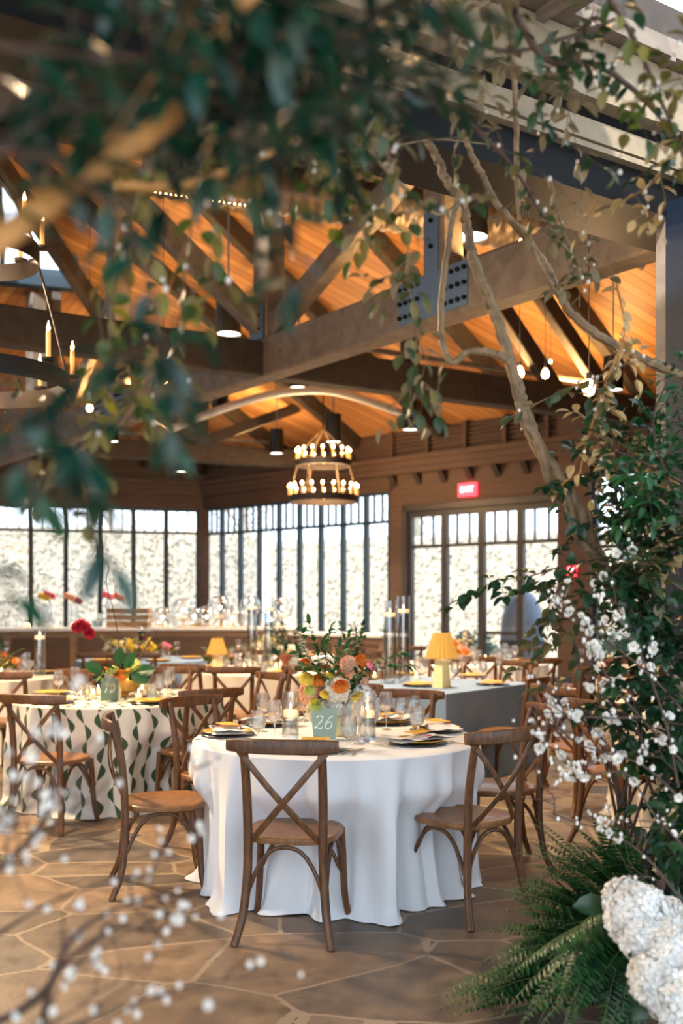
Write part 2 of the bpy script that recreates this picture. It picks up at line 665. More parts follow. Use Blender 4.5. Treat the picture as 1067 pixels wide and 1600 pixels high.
# back right wall with door opening 5.32..8.22
wb = MB()
slab(wb, WB, -.1, 5.0, 0, SILL)
slab(wb, WB, -.1, 5.0, HEAD, EAVE + .1)
slab(wb, WB, 4.90, 5.32, 0, EAVE + .1)
slab(wb, WB, 5.32, 8.22, 3.02, EAVE + .1)
slab(wb, WB, 8.22, 8.75, 0, EAVE + .1, -.16, .12)
slab(wb, WB, 8.75, 10.6, HEAD, EAVE + .1)
slab(wb, WB, 8.75, 10.6, 0, .3)
slab(wb, WB, 10.6, 17, 0, EAVE + .1)
struct('wall_back_right', wb, M['wall'])
wa = MB()
slab(wa, WA, -.1, 12.5, 0, SILL)
slab(wa, WA, -.1, 12.5, HEAD, EAVE + .1)
slab(wa, WA, -.1, .10, SILL, HEAD, -.16, .1)
slab(wa, WA, 5.95, 6.2, SILL, HEAD)
slab(wa, WA, 12.0, 12.5, SILL, HEAD)
struct('wall_back_left', wa, M['wall'])
wl = MB()
p, q = WA(12.4), V((-7.5, -1.0, 0))
wl.beam(p + V((0, 0, 2.2)), q + V((0, 0, 2.2)), .16, 4.5)
struct('wall_left', wl, M['wall'])
# front wall to the right of the entrance jamb, and the jamb itself
wf = MB()
slab(wf, WP, .16, 9.2, 0, 4.3, -.14, .0)
struct('wall_front', wf, M['timber_dark'])
j = MB()
slab(j, WP, -.0, .30, 0, 3.36, -.015, .045)
struct('trim_1', j, M['timber'])
j = MB()
slab(j, WP, -.004, .34, 0, 3.36, -.30, -.015)
struct('trim_2', j, mat('navy_steel_jamb', (.004, .010, .022), .55, Specular_IOR_Level=.2))
# header over the entrance: steel track, pale trim board, rough sawn beam
hd = MB()
slab(hd, WP, -6.6, .34, 3.30, 3.47, -.02, .34)
slab(hd, WP, -6.6, .34, 3.59, 3.68, -.02, .12)
struct('trim_3', hd, M['black_metal'])
hd = MB()
slab(hd, WP, -6.6, .6, 3.475, 3.50, -.055, .02)
slab(hd, WP, -6.6, .6, 3.51, 3.60, -.06, .02)
M['header'] = wood('header_wood', (.20, .155, .10), (.29, .23, .155), .7, (3, 3, 3), bump=.4)
struct('trim_4', hd, M['header'])
hd = MB()
slab(hd, WP, -6.6, 9.2, 3.67, 3.93, -.10, .18)
struct('trim_5', hd, M['header'])

# cornice and brackets
cn = MB()
for F_, t1 in ((WB, 16), (WA, 12.4)):
    slab(cn, F_, 0, t1, 3.66, 3.76, 0, .10)
    slab(cn, F_, 0, t1, 3.76, 3.86, 0, .16)
    slab(cn, F_, 0, t1, 3.86, 3.94, 0, .24)
struct('trim_6', cn, M['wall'])
br = MB()
for i in range(9):
    t = 5.03 + i * .52
    vs = [WB(t - .05, 0, 3.65), WB(t + .05, 0, 3.65), WB(t - .05, .17, 3.65), WB(t + .05, .17, 3.65), WB(t - .05, 0, 3.46), WB(t + .05, 0, 3.46)]
    br.add(vs, [(0, 1, 3, 2), (2, 3, 5, 4), (0, 2, 4), (1, 5, 3), (0, 4, 5, 1)])
struct('trim_7', br, M['timber_dark'])
lv = MB()
for i in range(14):
    t = 5.0 + i * .75
    slab(lv, WB, t, t + .07, 3.94, EAVE, 0, .12)
    for k in range(6):
        slab(lv, WB, t + .07, t + .75, 3.97 + k * .07, 4.0 + k * .07, 0, .06)
struct('trim_8', lv, M['wall'])
# window sills
sl = MB()
slab(sl, WB, .05, 4.95, SILL - .06, SILL, 0, .16)
slab(sl, WA, .05, 12.2, SILL - .06, SILL, 0, .16)
struct('trim_9', sl, M['wall'])

wn_ = 0


def window(F_, t0, t1, z0, z1, zt, bars, m_, fw=.05, d=-.04):
    """frame with a transom at zt and 'bars' muntins above it"""
    global wn_
    wn_ += 1
    f = MB()
    slab(f, F_, t0, t0 + fw, z0, z1, d - .04, d + .05)
    slab(f, F_, t1 - fw, t1, z0, z1, d - .04, d + .05)
    slab(f, F_, t0 + fw, t1 - fw, z1 - fw * 1.4, z1, d - .04, d + .05)
    slab(f, F_, t0 + fw, t1 - fw, z0, z0 + fw * 1.6, d - .04, d + .05)
    o = struct('window_%d' % wn_, f, m_)
    b_ = MB()
    slab(b_, F_, t0 + fw, t1 - fw, zt - .025, zt + .025, d - .025, d + .035)
    for k in range(1, bars + 1):
        t = t0 + (t1 - t0) * k / (bars + 1)
        slab(b_, F_, t - .012, t + .012, zt, z1 - fw, d - .02, d + .03)
    b_.build('muntin_grid', m_, o, False)
    p_ = MB()
    p_.add([F_(t0 + fw, d, z0), F_(t1 - fw, d, z0), F_(t1 - fw, d, z1), F_(t0 + fw, d, z1)], [(0, 1, 2, 3)])
    p_.build('pane', M['pane'], o, False)
    return o


for i in range(9):
    window(WB, .0 + i * .545 + (.06 if i == 0 else 0), .545 * (i + 1), SILL, HEAD, 2.88, 2, M['frame'], fw=.035)
for i in range(9):
    t = .10 + i * .655
    window(WA, t, t + .655, SILL, HEAD, 2.90, 2, M['frame'] if i < 4 else M['frame_dark'], fw=.045)
for i in range(9):
    t = 6.2 + i * .645
    window(WA, t, t + .645, SILL, HEAD, 2.90, 2, M['frame_dark'], fw=.045)
window(WB, 8.75, 9.70, .3, HEAD, 2.3, 1, M['frame'], fw=.06)
window(WB, 9.70, 10.6, .3, HEAD, 2.3, 1, M['frame'], fw=.06)
dcas = MB()
slab(dcas, WB, 5.22, 5.32, 0, 3.10, 0, .05)
slab(dcas, WB, 5.22, 8.3, 3.02, 3.12, 0, .05)
struct('trim_10', dcas, M['frame_dark'])
for i in range(4):
    t0, t1 = 5.32 + i * .725, 5.32 + (i + 1) * .725
    f = MB()
    fw, d = .055, -.06
    slab(f, WB, t0, t0 + fw, 0, 3.02, d - .04, d + .05)
    slab(f, WB, t1 - fw, t1, 0, 3.02, d - .04, d + .05)
    slab(f, WB, t0 + fw, t1 - fw, 2.92, 3.02, d - .04, d + .05)
    slab(f, WB, t0 + fw, t1 - fw, 0, .22, d - .04, d + .05)
    o = struct('door_%d' % (i + 1), f, M['frame_dark'])
    b_ = MB()
    slab(b_, WB, t0 + fw, t1 - fw, 2.40, 2.45, d - .025, d + .035)
    if i == 2:
        slab(b_, WB, t0 + fw, t1 - fw, .98, 1.03, d - .025, d + .07)
    for k in (1, 2):
        t = t0 + (t1 - t0) * k / 3
        slab(b_, WB, t - .011, t + .011, 2.45, 2.95, d - .02, d + .03)
    b_.build('muntin_grid', M['frame_dark'], o, False)
    p_ = MB()
    p_.add([WB(t0 + fw, d, .2), WB(t1 - fw, d, .2), WB(t1 - fw, d, 2.95), WB(t0 + fw, d, 2.95)], [(0, 1, 2, 3)])
    p_.build('pane', M['pane'], o, False)

# ceiling: three pitched planes meeting at the hips, with a roof window in the left one
PITCH = .45


def plane(o, n, z0=EAVE, pitch=PITCH):
    return lambda p: z0 + pitch * (V((p[0], p[1], 0)) - o).dot(n)


zB, zA, zN = plane(K, nB), plane(K, nA), plane(J, nP, 4.05, .345)


def clip(poly, fn):
    out = []
    for i in range(len(poly)):
        p_, q_ = poly[i], poly[(i + 1) % len(poly)]
        a, b_ = fn(p_), fn(q_)
        if a >= 0:
            out.append(p_)
        if (a >= 0) != (b_ >= 0):
            t = a / (a - b_)
            out.append((p_[0] + (q_[0] - p_[0]) * t, p_[1] + (q_[1] - p_[1]) * t))
    return out


BIG = [(-17, -6), (13, -6), (13, 26), (-17, 26)]


def roof_piece(mb, uvs, poly, z, e, n, th=.18):
    if len(poly) < 3:
        return
    k = len(poly)
    base = [V((x, y, z((x, y)))) for x, y in poly]
    vs = base + [p_ + V((0, 0, th)) for p_ in base]
    fs = [tuple(range(k)), tuple(reversed(range(k, 2 * k)))] + [(i, i + k, (i + 1) % k + k, (i + 1) % k) for i in range(k)]
    mb.add(vs, fs)
    c_, s_ = math.cos(R(64)), math.sin(R(64))
    for p_ in vs:
        u_, v_ = p_.dot(e), p_.dot(n) * 1.1
        uvs.append((u_ * c_ - v_ * s_, u_ * s_ + v_ * c_))


ce, cuv = MB(), []
OV = .35   # eaves overhang
regB = clip(clip(clip(BIG, lambda p: zA(p) - zB(p)), lambda p: zN(p) - zB(p)), lambda p: zB(p) - (EAVE - OV * PITCH))
roof_piece(ce, cuv, regB, zB, bB, nB)
regA = clip(clip(clip(BIG, lambda p: zB(p) - zA(p)), lambda p: zN(p) - zA(p)), lambda p: zA(p) - (EAVE - OV * PITCH))
regA = clip(regA, lambda p: p[0] + 16)
sA = lambda p: (V((p[0], p[1], 0)) - K).dot(aA)
dA = lambda p: (V((p[0], p[1], 0)) - K).dot(nA)
H0, H1, D0, D1 = 2.75, 4.8, 4.4, 6.2
for fs_ in ([lambda p: H0 - sA(p)], [lambda p: sA(p) - H1], [lambda p: sA(p) - H0, lambda p: H1 - sA(p), lambda p: D0 - dA(p)],
            [lambda p: sA(p) - H0, lambda p: H1 - sA(p), lambda p: dA(p) - D1]):
    pl = regA
    for fn in fs_:
        pl = clip(pl, fn) if pl else pl
    roof_piece(ce, cuv, pl, zA, aA, nA)
regN = clip(clip(clip(BIG, lambda p: zA(p) - zN(p)), lambda p: zB(p) - zN(p)), lambda p: zN(p) - 4.0)
regN = clip(regN, lambda p: p[0] + 16)
struct('ceiling', ce, M['pine'], uv=cuv)
ce, cuv = MB(), []
roof_piece(ce, cuv, regN, zN, wP, nP)
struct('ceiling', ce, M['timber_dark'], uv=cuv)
wfm = MB()
slab3 = lambda t0, t1, d0, d1: [K + aA * t + nA * d + V((0, 0, EAVE + PITCH * d + dz)) for t in (t0, t1) for d in (d0, d1) for dz in (-.06, .2)]
for a_ in ((H0 - .06, H0 + .03, D0, D1), (H1 - .03, H1 + .06, D0, D1), (H0, H1, D0 - .06, D0 + .03), (H0, H1, D1 - .03, D1 + .06), (3.75, 3.82, D0, D1)):
    wfm.add(slab3(*a_), [(0, 1, 3, 2), (4, 6, 7, 5), (0, 4, 5, 1), (2, 3, 7, 6), (0, 2, 6, 4), (1, 5, 7, 3)])
wn_ += 1
wo = struct('window_%d' % wn_, wfm, M['frame'])
pm = MB()
pm.add([K + aA * t + nA * d + V((0, 0, EAVE + PITCH * d + .1)) for t, d in ((H0, D0), (H1, D0), (H1, D1), (H0, D1))], [(0, 1, 2, 3)])
pm.build('pane', M['pane'], wo, False)

# porch ceiling outside the entrance, open to the sky beside the beam at the right
pc = MB()


def porch(t0, t1, d0, d1):
    slab(pc, WP, t0, t1, 3.94, 4.02, d0, d1)


porch(-9, -.75, -4.6, .2)
porch(.75, 6.0, -4.6, .2)
porch(-.75, .75, -.17, .2)
porch(-.62, .75, -4.6, -2.0)
k0 = 0
for i in range(26):
    t = -6.4 + i * .25
    if t < -.7 or t > .8:
        slab(pc, WP, t, t + .04, 3.90, 3.94, -4.5, -.1)
    else:
        slab(pc, WP, t, t + .03, 3.92, 3.96, -.17, -.1)
for d in (-.9, -1.5):
    slab(pc, WP, -.62, .75, 3.94, 4.02, d, d + .06)
struct('trim_11', pc, M['timber'])

# rafters
rf = MB()
for t in (.6, 2.4, 4.2, 6.0, 7.8, 9.6, 11.4):
    d1 = 0
    while d1 < 12:
        p_ = WB(t, d1 + .1)
        if zB(p_) > zA(p_) or zB(p_) > zN(p_):
            break
        d1 += .1
    rf.beam(WB(t, .05, EAVE - .10), WB(t, d1, EAVE + PITCH * d1 - .14), .14, .24)
for t in (1.2, 3.0, 4.9, 6.8, 8.6):
    d1 = 0
    while d1 < 12:
        p_ = WA(t, d1 + .1)
        if zA(p_) > zB(p_) or zA(p_) > zN(p_):
            break
        d1 += .1
    if t in (3.0,):
        d1 = D0
    rf.beam(WA(t, .05, EAVE - .10), WA(t, d1, EAVE + PITCH * d1 - .14), .14, .24)
# hip rafter from the corner
hp = K.copy()
hd_ = V((0, 0, 0))
best = None
for k_ in range(2000):
    a_ = R(k_ * .18)
    q_ = K + V((math.cos(a_), math.sin(a_), 0))
    e_ = abs(zA(q_) - zB(q_))
    if zA(q_) > EAVE and (best is None or e_ < best[0]):
        best = (e_, q_)
hd_ = best[1] - K
d1 = 9.5
rf.beam(K + V((0, 0, EAVE - .16)), K + hd_ * d1 + V((0, 0, zA(K + hd_ * d1) - .2)), .16, .28)
# rafters of the near plane
for t in (-4.5, -2.7, -.9, .9, 2.7):
    d1 = .4
    while d1 < 12:
        p_ = WP(t, d1 + .1)
        if zN(p_) > zA(p_) or zN(p_) > zB(p_):
            break
        d1 += .1
    rf.beam(WP(t, .3, 4.05 + .345 * .3 - .14), WP(t, d1, 4.05 + .345 * d1 - .14), .14, .24)
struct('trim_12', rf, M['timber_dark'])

# truss timbers
ZT = 3.8
M0, M1 = V((-4.82, 15.5, 0)), V((2.10, 6.66, 0))
mdir = (M1 - M0).normalized()
MC = V((-.75, 10.32, 0))
CD = V((.868, .497, 0)).normalized()


def zceil(p):
    return min(zA(p), zB(p), zN(p))


tr = MB()
a_ = M0 - mdir * 2.2
b_ = M1 + mdir * .9
tr.beam((a_.x, a_.y, ZT + .2), (b_.x, b_.y, ZT + .2), .24, .40)
for q_, top in ((MC, 1), (V((.845, 8.27, 0)), 1), (V((-2.93, 13.1, 0)), 1), (V((-4.72, 15.4, 0)), 1)):
    zc = zceil(q_) - .05
    tr.beam((q_.x, q_.y, ZT + .38), (q_.x, q_.y, zc), .25, .25, up=mdir)
    if q_ is MC:
        e = q_ + mdir * 2.6
        tr.beam((q_.x, q_.y, ZT + .46), (e.x, e.y, ZT + 1.62), .16, .22)
        e = q_ - CD * 1.9
        tr.beam((q_.x, q_.y, ZT + .46), (e.x, e.y, min(zceil(e) - .1, ZT + 1.9)), .16, .22)
    elif q_.x > -4:
        e = q_ + mdir * (1.0 if q_.x < 0 else -1.2)
        if q_.x < 0:
            tr.beam((e.x - mdir.x * 2.5, e.y - mdir.y * 2.5, ZT + .5), (q_.x, q_.y, ZT + 1.9), .12, .18)
struct('trim_13', tr, M['timber'])
tr = MB()
a_, b_ = MC - CD * 6.2, MC + CD * 5.55
tr.beam((a_.x, a_.y, ZT + .18), (b_.x, b_.y, ZT + .18), .22, .35)
c2 = V((.922, .387, 0))
a_, b_ = M0, M0 + c2 * 5.4
tr.beam((a_.x, a_.y, ZT + .16), (b_.x, b_.y, ZT + .16), .20, .30)
# struts of those trusses
for q_, s0, s1 in ((MC, 2.2, 3.9), (MC, 3.4, 4.8)):
    e0, e1 = q_ + CD * s0, q_ + CD * s1
    tr.beam((e0.x, e0.y, zceil(e0) - .2), (e1.x, e1.y, ZT + .3), .14, .2)
q_ = M0 + c2 * 2.7
tr.beam((q_.x, q_.y, ZT + .3), (q_.x, q_.y, zceil(q_)), .2, .2, up=c2)
for s_ in (-1, 1):
    e = q_ + c2 * (1.7 * s_)
    tr.beam((q_.x, q_.y, ZT + .35), (e.x, e.y, min(zceil(e), ZT + 1.2)), .13, .17)
# upper chord with the dark mass of joints over the near post
e0, e1 = MC + mdir * .9, MC + mdir * 3.1
tr.beam((e0.x, e0.y, 5.75), (e1.x, e1.y, 5.45), .24, .42)
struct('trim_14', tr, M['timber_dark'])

# steel gusset plates with bolts
mn = V((-mdir.y, mdir.x, 0))
if mn.y > 0:
    mn = -mn


def gusset(q_, wd, z0, z1, col_w, ztop, rows, cols):
    t = thing('gusset_plate', '', 'steel plate', (0, 0, 0))
    p_ = MB()
    c_ = q_ + mn * .128
    rz = math.atan2(mdir.y, mdir.x)
    p_.box((c_.x, c_.y, (z0 + z1) / 2), (wd, .012, z1 - z0), rz)
    p_.box((c_.x, c_.y, (z1 + ztop) / 2), (col_w, .0125, ztop - z1), rz)
    p_.build('plate', M['steel'], t, False)
    def bolt(q2):
        bl = MB()
        bl.sweep([q2, q2 + mn * .022], .019, 6)
        bl.build('bolt', M['black_metal'], t)
    for sgn in (-1, 1):
        for i in range(cols):
            for k in range(rows):
                x = sgn * (wd * .47 - i * (wd * .36 / cols))
                z = z0 + (z1 - z0) * (k + .5) / rows
                bolt(c_ + mdir * x + mn * .008 + V((0, 0, z)))
    for k in range(2):
        bolt(c_ + mn * .008 + V((0, 0, z1 + (ztop - z1) * (k + 1) / 2.6)))
    return t


gp = gusset(V((.845, 8.27, 0)), .82, ZT + .04, ZT + .40, .16, ZT + .95, 3, 4)
gp['label'] = 'large blue-grey bolted steel plate on the sloping-looking main beam, nearest the curly branches'
gp = gusset(V((-2.93, 13.1, 0)), .82, ZT + .04, ZT + .40, .16, ZT + .95, 4, 4)
gp['label'] = 'smaller-looking bolted steel plate at the far left end of the main roof beam'
gp = thing('gusset_plate', 'bent steel plates with black bolts at the foot of the centre roof post', 'steel plate')
p_ = MB()
c_ = MC + mn * .13
p_.box((c_.x - .02, c_.y - .01, ZT + .56), (.24, .012, .36), math.atan2(mdir.y, mdir.x))
p_.build('plate', M['steel'], gp, False)
for x in (-.06, .05):
    for z in (.48, .62):
        bl = MB()
        q2 = c_ + mdir * x + V((-.02, -.01, ZT + z))
        bl.sweep([q2, q2 + mn * .03], .018, 6)
        bl.build('bolt', M['black_metal'], gp)

# ribbed dark duct and pale duct
d_ = thing('ribbed_duct', 'dark ribbed duct crossing under the roof above the pendant lamp', 'duct')
p0, p1 = at(230, 268, 9.2), at(1010, 385, 9.2)
pts = [p0.lerp(p1, i / 160) for i in range(161)]
dm = MB()
dm.sweep(pts, [.20 + (.018 if i % 4 < 2 else 0) for i in range(161)], 14)
dm.build('duct_body', M['duct_dark'], d_)
fb = MB()
for i in range(22):
    q_ = p0.lerp(p1, .02 + i * .0105)
    fb.ball(q_ + V((0, -.10, -.215)), .008, 6)
fb.build('light_string', M['bulb'], d_)
d_ = thing('pale_duct', 'pale round ventilation duct running behind the roof trusses', 'duct')
pts = catmull([at(262, 672, 14.0), at(330, 645, 14), at(420, 617, 14.1), at(500, 610, 14.3), at(560, 622, 14.6), at(640, 650, 15.2)], 8)
dm = MB()
dm.sweep(pts, [.055 + (.004 if i % 2 else 0) for i in range(len(pts))], 10)
dm.build('duct_body', M['duct'], d_)

# warm strip lights lying on top of the trusses, shining at the ceiling
for i, (c_, dr, ln, pw) in enumerate(((V((-2.2, 12.3, 4.35)), mdir, 4.5, 78), (V((1.0, 8.3, 4.35)), mdir, 2.2, 32), (V((1.8, 11.9, 4.35)), CD, 3.6, 62), (V((-2.5, 16.6, 4.3)), c2, 3.0, 60),
                                      (V((3.1, 12.6, 4.2)), CD, 1.2, 45))):
    o = lamp('AREA', 'truss_uplight', c_, pw, (1, .60, .24), size=ln, size_y=.08)
    o.rotation_euler = (PI, 0, math.atan2(dr.y, dr.x))
    st = MB()
    st.beam(c_ - dr * ln / 2 - V((0, 0, .06)), c_ + dr * ln / 2 - V((0, 0, .06)), .06, .05)
    so = st.build('strip_light', M['timber'], None, False)
    tag(so, ['strip light along the far half of the main roof beam', 'strip light on the near end of the main roof beam', 'strip light on the cross beam over the right tables',
             'strip light on the far cross beam near the corner', 'short strip light at the wall end of the cross beam'][i], 'light fixture')

# ------------------------------------------------------------------ outdoors
random.seed(3)


def hedge(name, label, p0, p1, hgt, dep, n, m_, size=.16, shape=1.0):
    mb = MB()
    p0, p1 = V(p0), V(p1)
    for i in range(n):
        t = random.random()
        a = random.random()
        b2 = random.random()
        side = random.choice((0, 0, 0, 1))
        p_ = p0.lerp(p1, t)
        dr = (p1 - p0).normalized()
        nn = V((dr.y, -dr.x, 0))
        if nn.y > 0:
            nn = -nn
        z = a * hgt
        off = dep * .5 + random.uniform(-.12, .12)
        if side:
            z = hgt + random.uniform(-.15, .12)
            off = random.uniform(-.5, .5) * dep
        q_ = p_ + nn * off + V((0, 0, z))
        d = V((random.uniform(-1, 1), random.uniform(-1, 1), random.uniform(-1, 1)))
        mb.leaf(q_, d, nn + V((random.uniform(-.6, .6), 0, random.uniform(-.3, .9))), size * random.uniform(.7, 1.3), size * .6)
    core = MB()
    c_ = (p0 + p1) / 2
    dr = p1 - p0
    t = thing(name, label, 'hedge', (0, 0, 0))
    cb = MB()
    cb.box((c_.x, c_.y, hgt * .49 - .1), (dr.length, dep * 1.12, hgt * .99), math.atan2(dr.y, dr.x))
    cb.build('inner_branches', M['hedge'], t, False)
    mb.build('foliage', m_, t, False)
    return t


hedge('tall_hedge', 'tall pale clipped hedge outside the left bank of windows', (-12, 23.5, 0), (-2.4, 26.8, 0), 3.25, 1.0, 22000, M['hedge'], .09)
hedge('tall_hedge', 'tall pale hedge outside the right bank of windows and doors', (-1.6, 26.5, 0), (11.5, 19.5, 0), 3.0, 1.0, 22000, M['hedge'], .09)
for i, (x, y, r_, lab) in enumerate(((.9, 19.2, .55, 'low blue-green shrub outside the first glass door'), (2.4, 18.2, .55, 'low blue-green shrub outside the middle glass doors'), (4.6, 16.6, .6, 'rounded green shrub outside the right pillar'),
                                     (-8.2, 21.2, .8, 'blue-green shrub outside the far left windows'))):
    mb = MB()
    for k_ in range(700):
        d = V((random.gauss(0, 1), random.gauss(0, 1), abs(random.gauss(0, 1)))).normalized()
        q_ = V((x, y, .1)) + V((d.x * r_, d.y * r_, d.z * r_ * 1.5)) * random.uniform(.7, 1)
        mb.leaf(q_, d + V((random.uniform(-.6, .6), random.uniform(-.6, .6), 0)), V((random.uniform(-1, 1), random.uniform(-1, 1), 1)), .13, .06)
    tag(mb.build('round_shrub', M['hedge_green'], None, False), lab, 'shrub')
# trees with bare pale crowns above the hedge
for i, (x, y, h_, lab) in enumerate(((-7, 30, 7, 'bare pale tree rising behind the left hedge'), (-3.2, 32, 8, 'bare pale tree behind the hedge at the room corner'), (2.2, 30, 7.5, 'bare pale tree seen through the right windows'), (8.5, 26, 7, 'bare pale tree outside the glass doors'))):
    t = thing('bare_tree', lab, 'tree', (x, y, -.1))
    mb = MB()
    mb.sweep([(0, 0, 0), (.1, 0, h_ * .4), (-.05, .1, h_ * .9)], [.16, .11, .04], 7)
    mb.build('trunk', M['hedge'], t)
    mb = MB()
    for k_ in range(60):
        z = random.uniform(.3, .95) * h_
        a = random.uniform(0, 2 * PI)
        ln = random.uniform(.8, 2.2) * (1.15 - z / h_ * .7)
        p1_ = V((math.cos(a) * ln * .5, math.sin(a) * ln * .5, z + ln * .35))
        p2_ = V((math.cos(a) * ln, math.sin(a) * ln, z + ln * .8))
        mb.sweep([(0, 0, z), p1_, p2_], [.035, .022, .008], 4)
        for q in range(3):
            b2 = p1_.lerp(p2_, q / 3)
            mb.sweep([b2, b2 + V((random.uniform(-.5, .5), random.uniform(-.5, .5), random.uniform(.2, .7)))], [.014, .005], 3)
    mb.build('branches', M['hedge'], t, False)
t = thing('covered_heater', 'grey round-topped covered shape standing outside the third glass door', 'covered object', (2.95, 16.25, -.15))
mb = MB()
mb.lathe([(.34, 0), (.36, .5), (.36, 1.0), (.34, 1.35), (.28, 1.6), (.18, 1.76), (.06, 1.84), (.01, 1.85)], 20, cap=True)
mb.build('cover', mat('grey_cover', (.16, .20, .27), .7), t)
mb = MB()
mb.lathe([(.365, .95), (.375, .98), (.375, 1.0), (.36, 1.03)], 20)
mb.build('strap', M['dark_cloth'], t)

# ------------------------------------------------------------------ chairs
def make_chair():
    t = thing('crossback_chair', 'x', 'chair')
    # seat: rounded, narrower at the rear, slightly dished
    mb = MB()
    n = 36
    rings = []
    for k, (sc_, z) in enumerate(((.90, .425), (.985, .428), (1.0, .438), (.995, .452), (.96, .458), (.80, .455), (.4, .449))):
        ring = []
        for i in range(n):
            a = 2 * PI * i / n
            cx, cy = math.cos(a), math.sin(a)
            q = (abs(cx) ** 3 + abs(cy) ** 3) ** (-1 / 3)
            x, y = cx * q, cy * q
            ww = .215 + .012 * y
            rings.append((x * ww * sc_, y * .21 * sc_ + .005, z))
    fs = []
    for k in range(6):
        for i in range(n):
            i2 = (i + 1) % n
            fs.append((k * n + i, k * n + i2, (k + 1) * n + i2, (k + 1) * n + i))
    fs += [tuple(reversed(range(n))), tuple(range(6 * n, 7 * n))]
    mb.add(rings, fs)
    mb.build('seat', M['seat'], t)
    # apron ring
    for s in (-1, 1):
        pts = catmull([(s * .212, -.262, 0), (s * .185, -.215, .12), (s * .170, -.195, .28), (s * .166, -.195, .44), (s * .168, -.205, .62), (s * .170, -.235, .78), (s * .172, -.262, .875)], 4)
        mb = MB()
        k = len(pts)
        mb.sweep(pts, [(.018 + .003 * math.sin(PI * i / k), .016 + .003 * math.sin(PI * i / k)) for i in range(k)], 12, up=(0, 1, 0))
        mb.build('back_post', M['chair'], t)
        pts = catmull([(s * .190, .165, .43), (s * .198, .175, .28), (s * .205, .182, .12), (s * .222, .205, 0)], 4)
        mb = MB()
        mb.sweep(pts, [.019 - .004 * i / len(pts) for i in range(len(pts))], 10)
        mb.build('front_leg', M['chair'], t)
    # bowed top rail
    pts, rd = [], []
    for i in range(17):
        u_ = i / 16 * 2 - 1
        pts.append((u_ * .243, -.268 - .045 * (1 - u_ * u_) + .012, .868))
        rd.append((.0125, .033 - .007 * abs(u_) ** 4))
    mb = MB()
    P_ = [V(p_) for p_ in pts]
    mb.sweep(P_, [(a, c) for a, c in rd], 12, square=True)
    mb.build('top_rail', M['chair'], t)
    # crossed straps
    for s in (-1, 1):
        pts, k = [], 14
        for i in range(k + 1):
            u_ = i / k
            x = s * (.215 - u_ * .355)
            z = .868 - u_ * .415
            y = -.252 - .030 * math.sin(PI * u_) + .058 * u_ * u_ - (.006 if s > 0 else -.006)
            pts.append(V((x, y, z)))
        mb = MB()
        mb.sweep(pts, (.0145, .0045), 8, up=(0, 1, 0), square=True)
        o = mb.build('cross_brace', M['chair'], t)
        bt = MB()
        bt.ball(pts[0] + V((0, -.012, 0)), .010, 8)
        bt.build('bolt', M['steel'], o)
    # arched bentwood braces under the seat, four sides
    def arch(a, c, zlow, zhi):
        a, c = V(a), V(c)
        pts = []
        for i in range(15):
            u_ = i / 14
            h_ = 1 - abs(2 * u_ - 1) ** 2.6
            p_ = a.lerp(c, u_)
            p_.z = zlow + (zhi - zlow) * h_
            e = 1 - abs(2 * u_ - 1)
            pts.append(p_)
        mb = MB()
        mb.sweep(pts, (.010, .010), 8)
        return mb.build('arched_brace', M['chair'], t)
    arch((-.165, -.190, 0), (.165, -.190, 0), .22, .415)
    arch((-.185, .160, 0), (.185, .160, 0), .24, .415)
    arch((-.178, -.185, 0), (-.190, .165, 0), .23, .415)
    arch((.178, -.185, 0), (.190, .165, 0), .23, .415)
    return t


chair0 = make_chair()


SPOTS = []


def chair(x, y, deg, label, group=None):
    SPOTS.append((x, y))
    return put(chair0, (x, y, 0), R(deg), label, group)


near = 'chairs around the white round table'
chair(-.215, 4.52, -8.6, 'brown wooden cross-back chair seen from behind, front centre before the white table')
chair(.595, 4.82, 36.9, 'brown cross-back chair at the right front of the white table, closest to the ferns')
chair(-.935, 5.21, -77, 'brown cross-back chair seen side-on at the left edge of the white table')
chair(.875, 5.62, 97, 'cross-back chair with a pale lit seat half hidden behind the front right chair')
chair(-.74, 6.02, -133, 'light brown cross-back chair behind the left of the white table, facing it')
chair(.36, 6.42, 160, 'honey-brown cross-back chair behind the glasses on the right of the white table')
chair(.02, 6.9, 172, 'dark brown cross-back chair peeping out behind the flowers of the white table')
chair(-1.92, 6.62, -14, 'brown cross-back chair with its back to us before the leaf-print table, left one')
chair(-1.03, 6.98, 34, 'brown cross-back chair with its back to us at the right front of the leaf-print table')
chair(-2.72, 6.95, -72, 'cross-back chair with a golden seat cut off by the left edge of the picture')
chair(-2.45, 8.45, 150, 'cross-back chair behind the left side of the leaf-print table')
chair(-1.55, 8.78, 178, 'cross-back chair behind the gold flower bowl of the leaf-print table')
chair(-.80, 8.15, 125, 'cross-back chair on the far right side of the leaf-print table')
chair(-2.85, 8.75, -5, 'cross-back chair in front of the beige table at the far left')
chair(1.33, 7.98, 58, 'brown cross-back chair at the right front corner of the grey-blue table')
chair(1.72, 7.15, -62, 'brown cross-back chair standing in the right aisle behind the blossom branch')
chair(1.74, 6.12, -58, 'brown cross-back chair at the beige table right of the aisle, nearest to us')
chair(.42, 9.9, 178, 'dark cross-back chair behind the pleated lamp on the grey-blue table, left one')
chair(1.02, 10.1, 165, 'dark cross-back chair behind the pleated lamp on the grey-blue table, right one')
chair(1.6, 9.85, 140, 'brown cross-back chair at the far right corner of the grey-blue table')
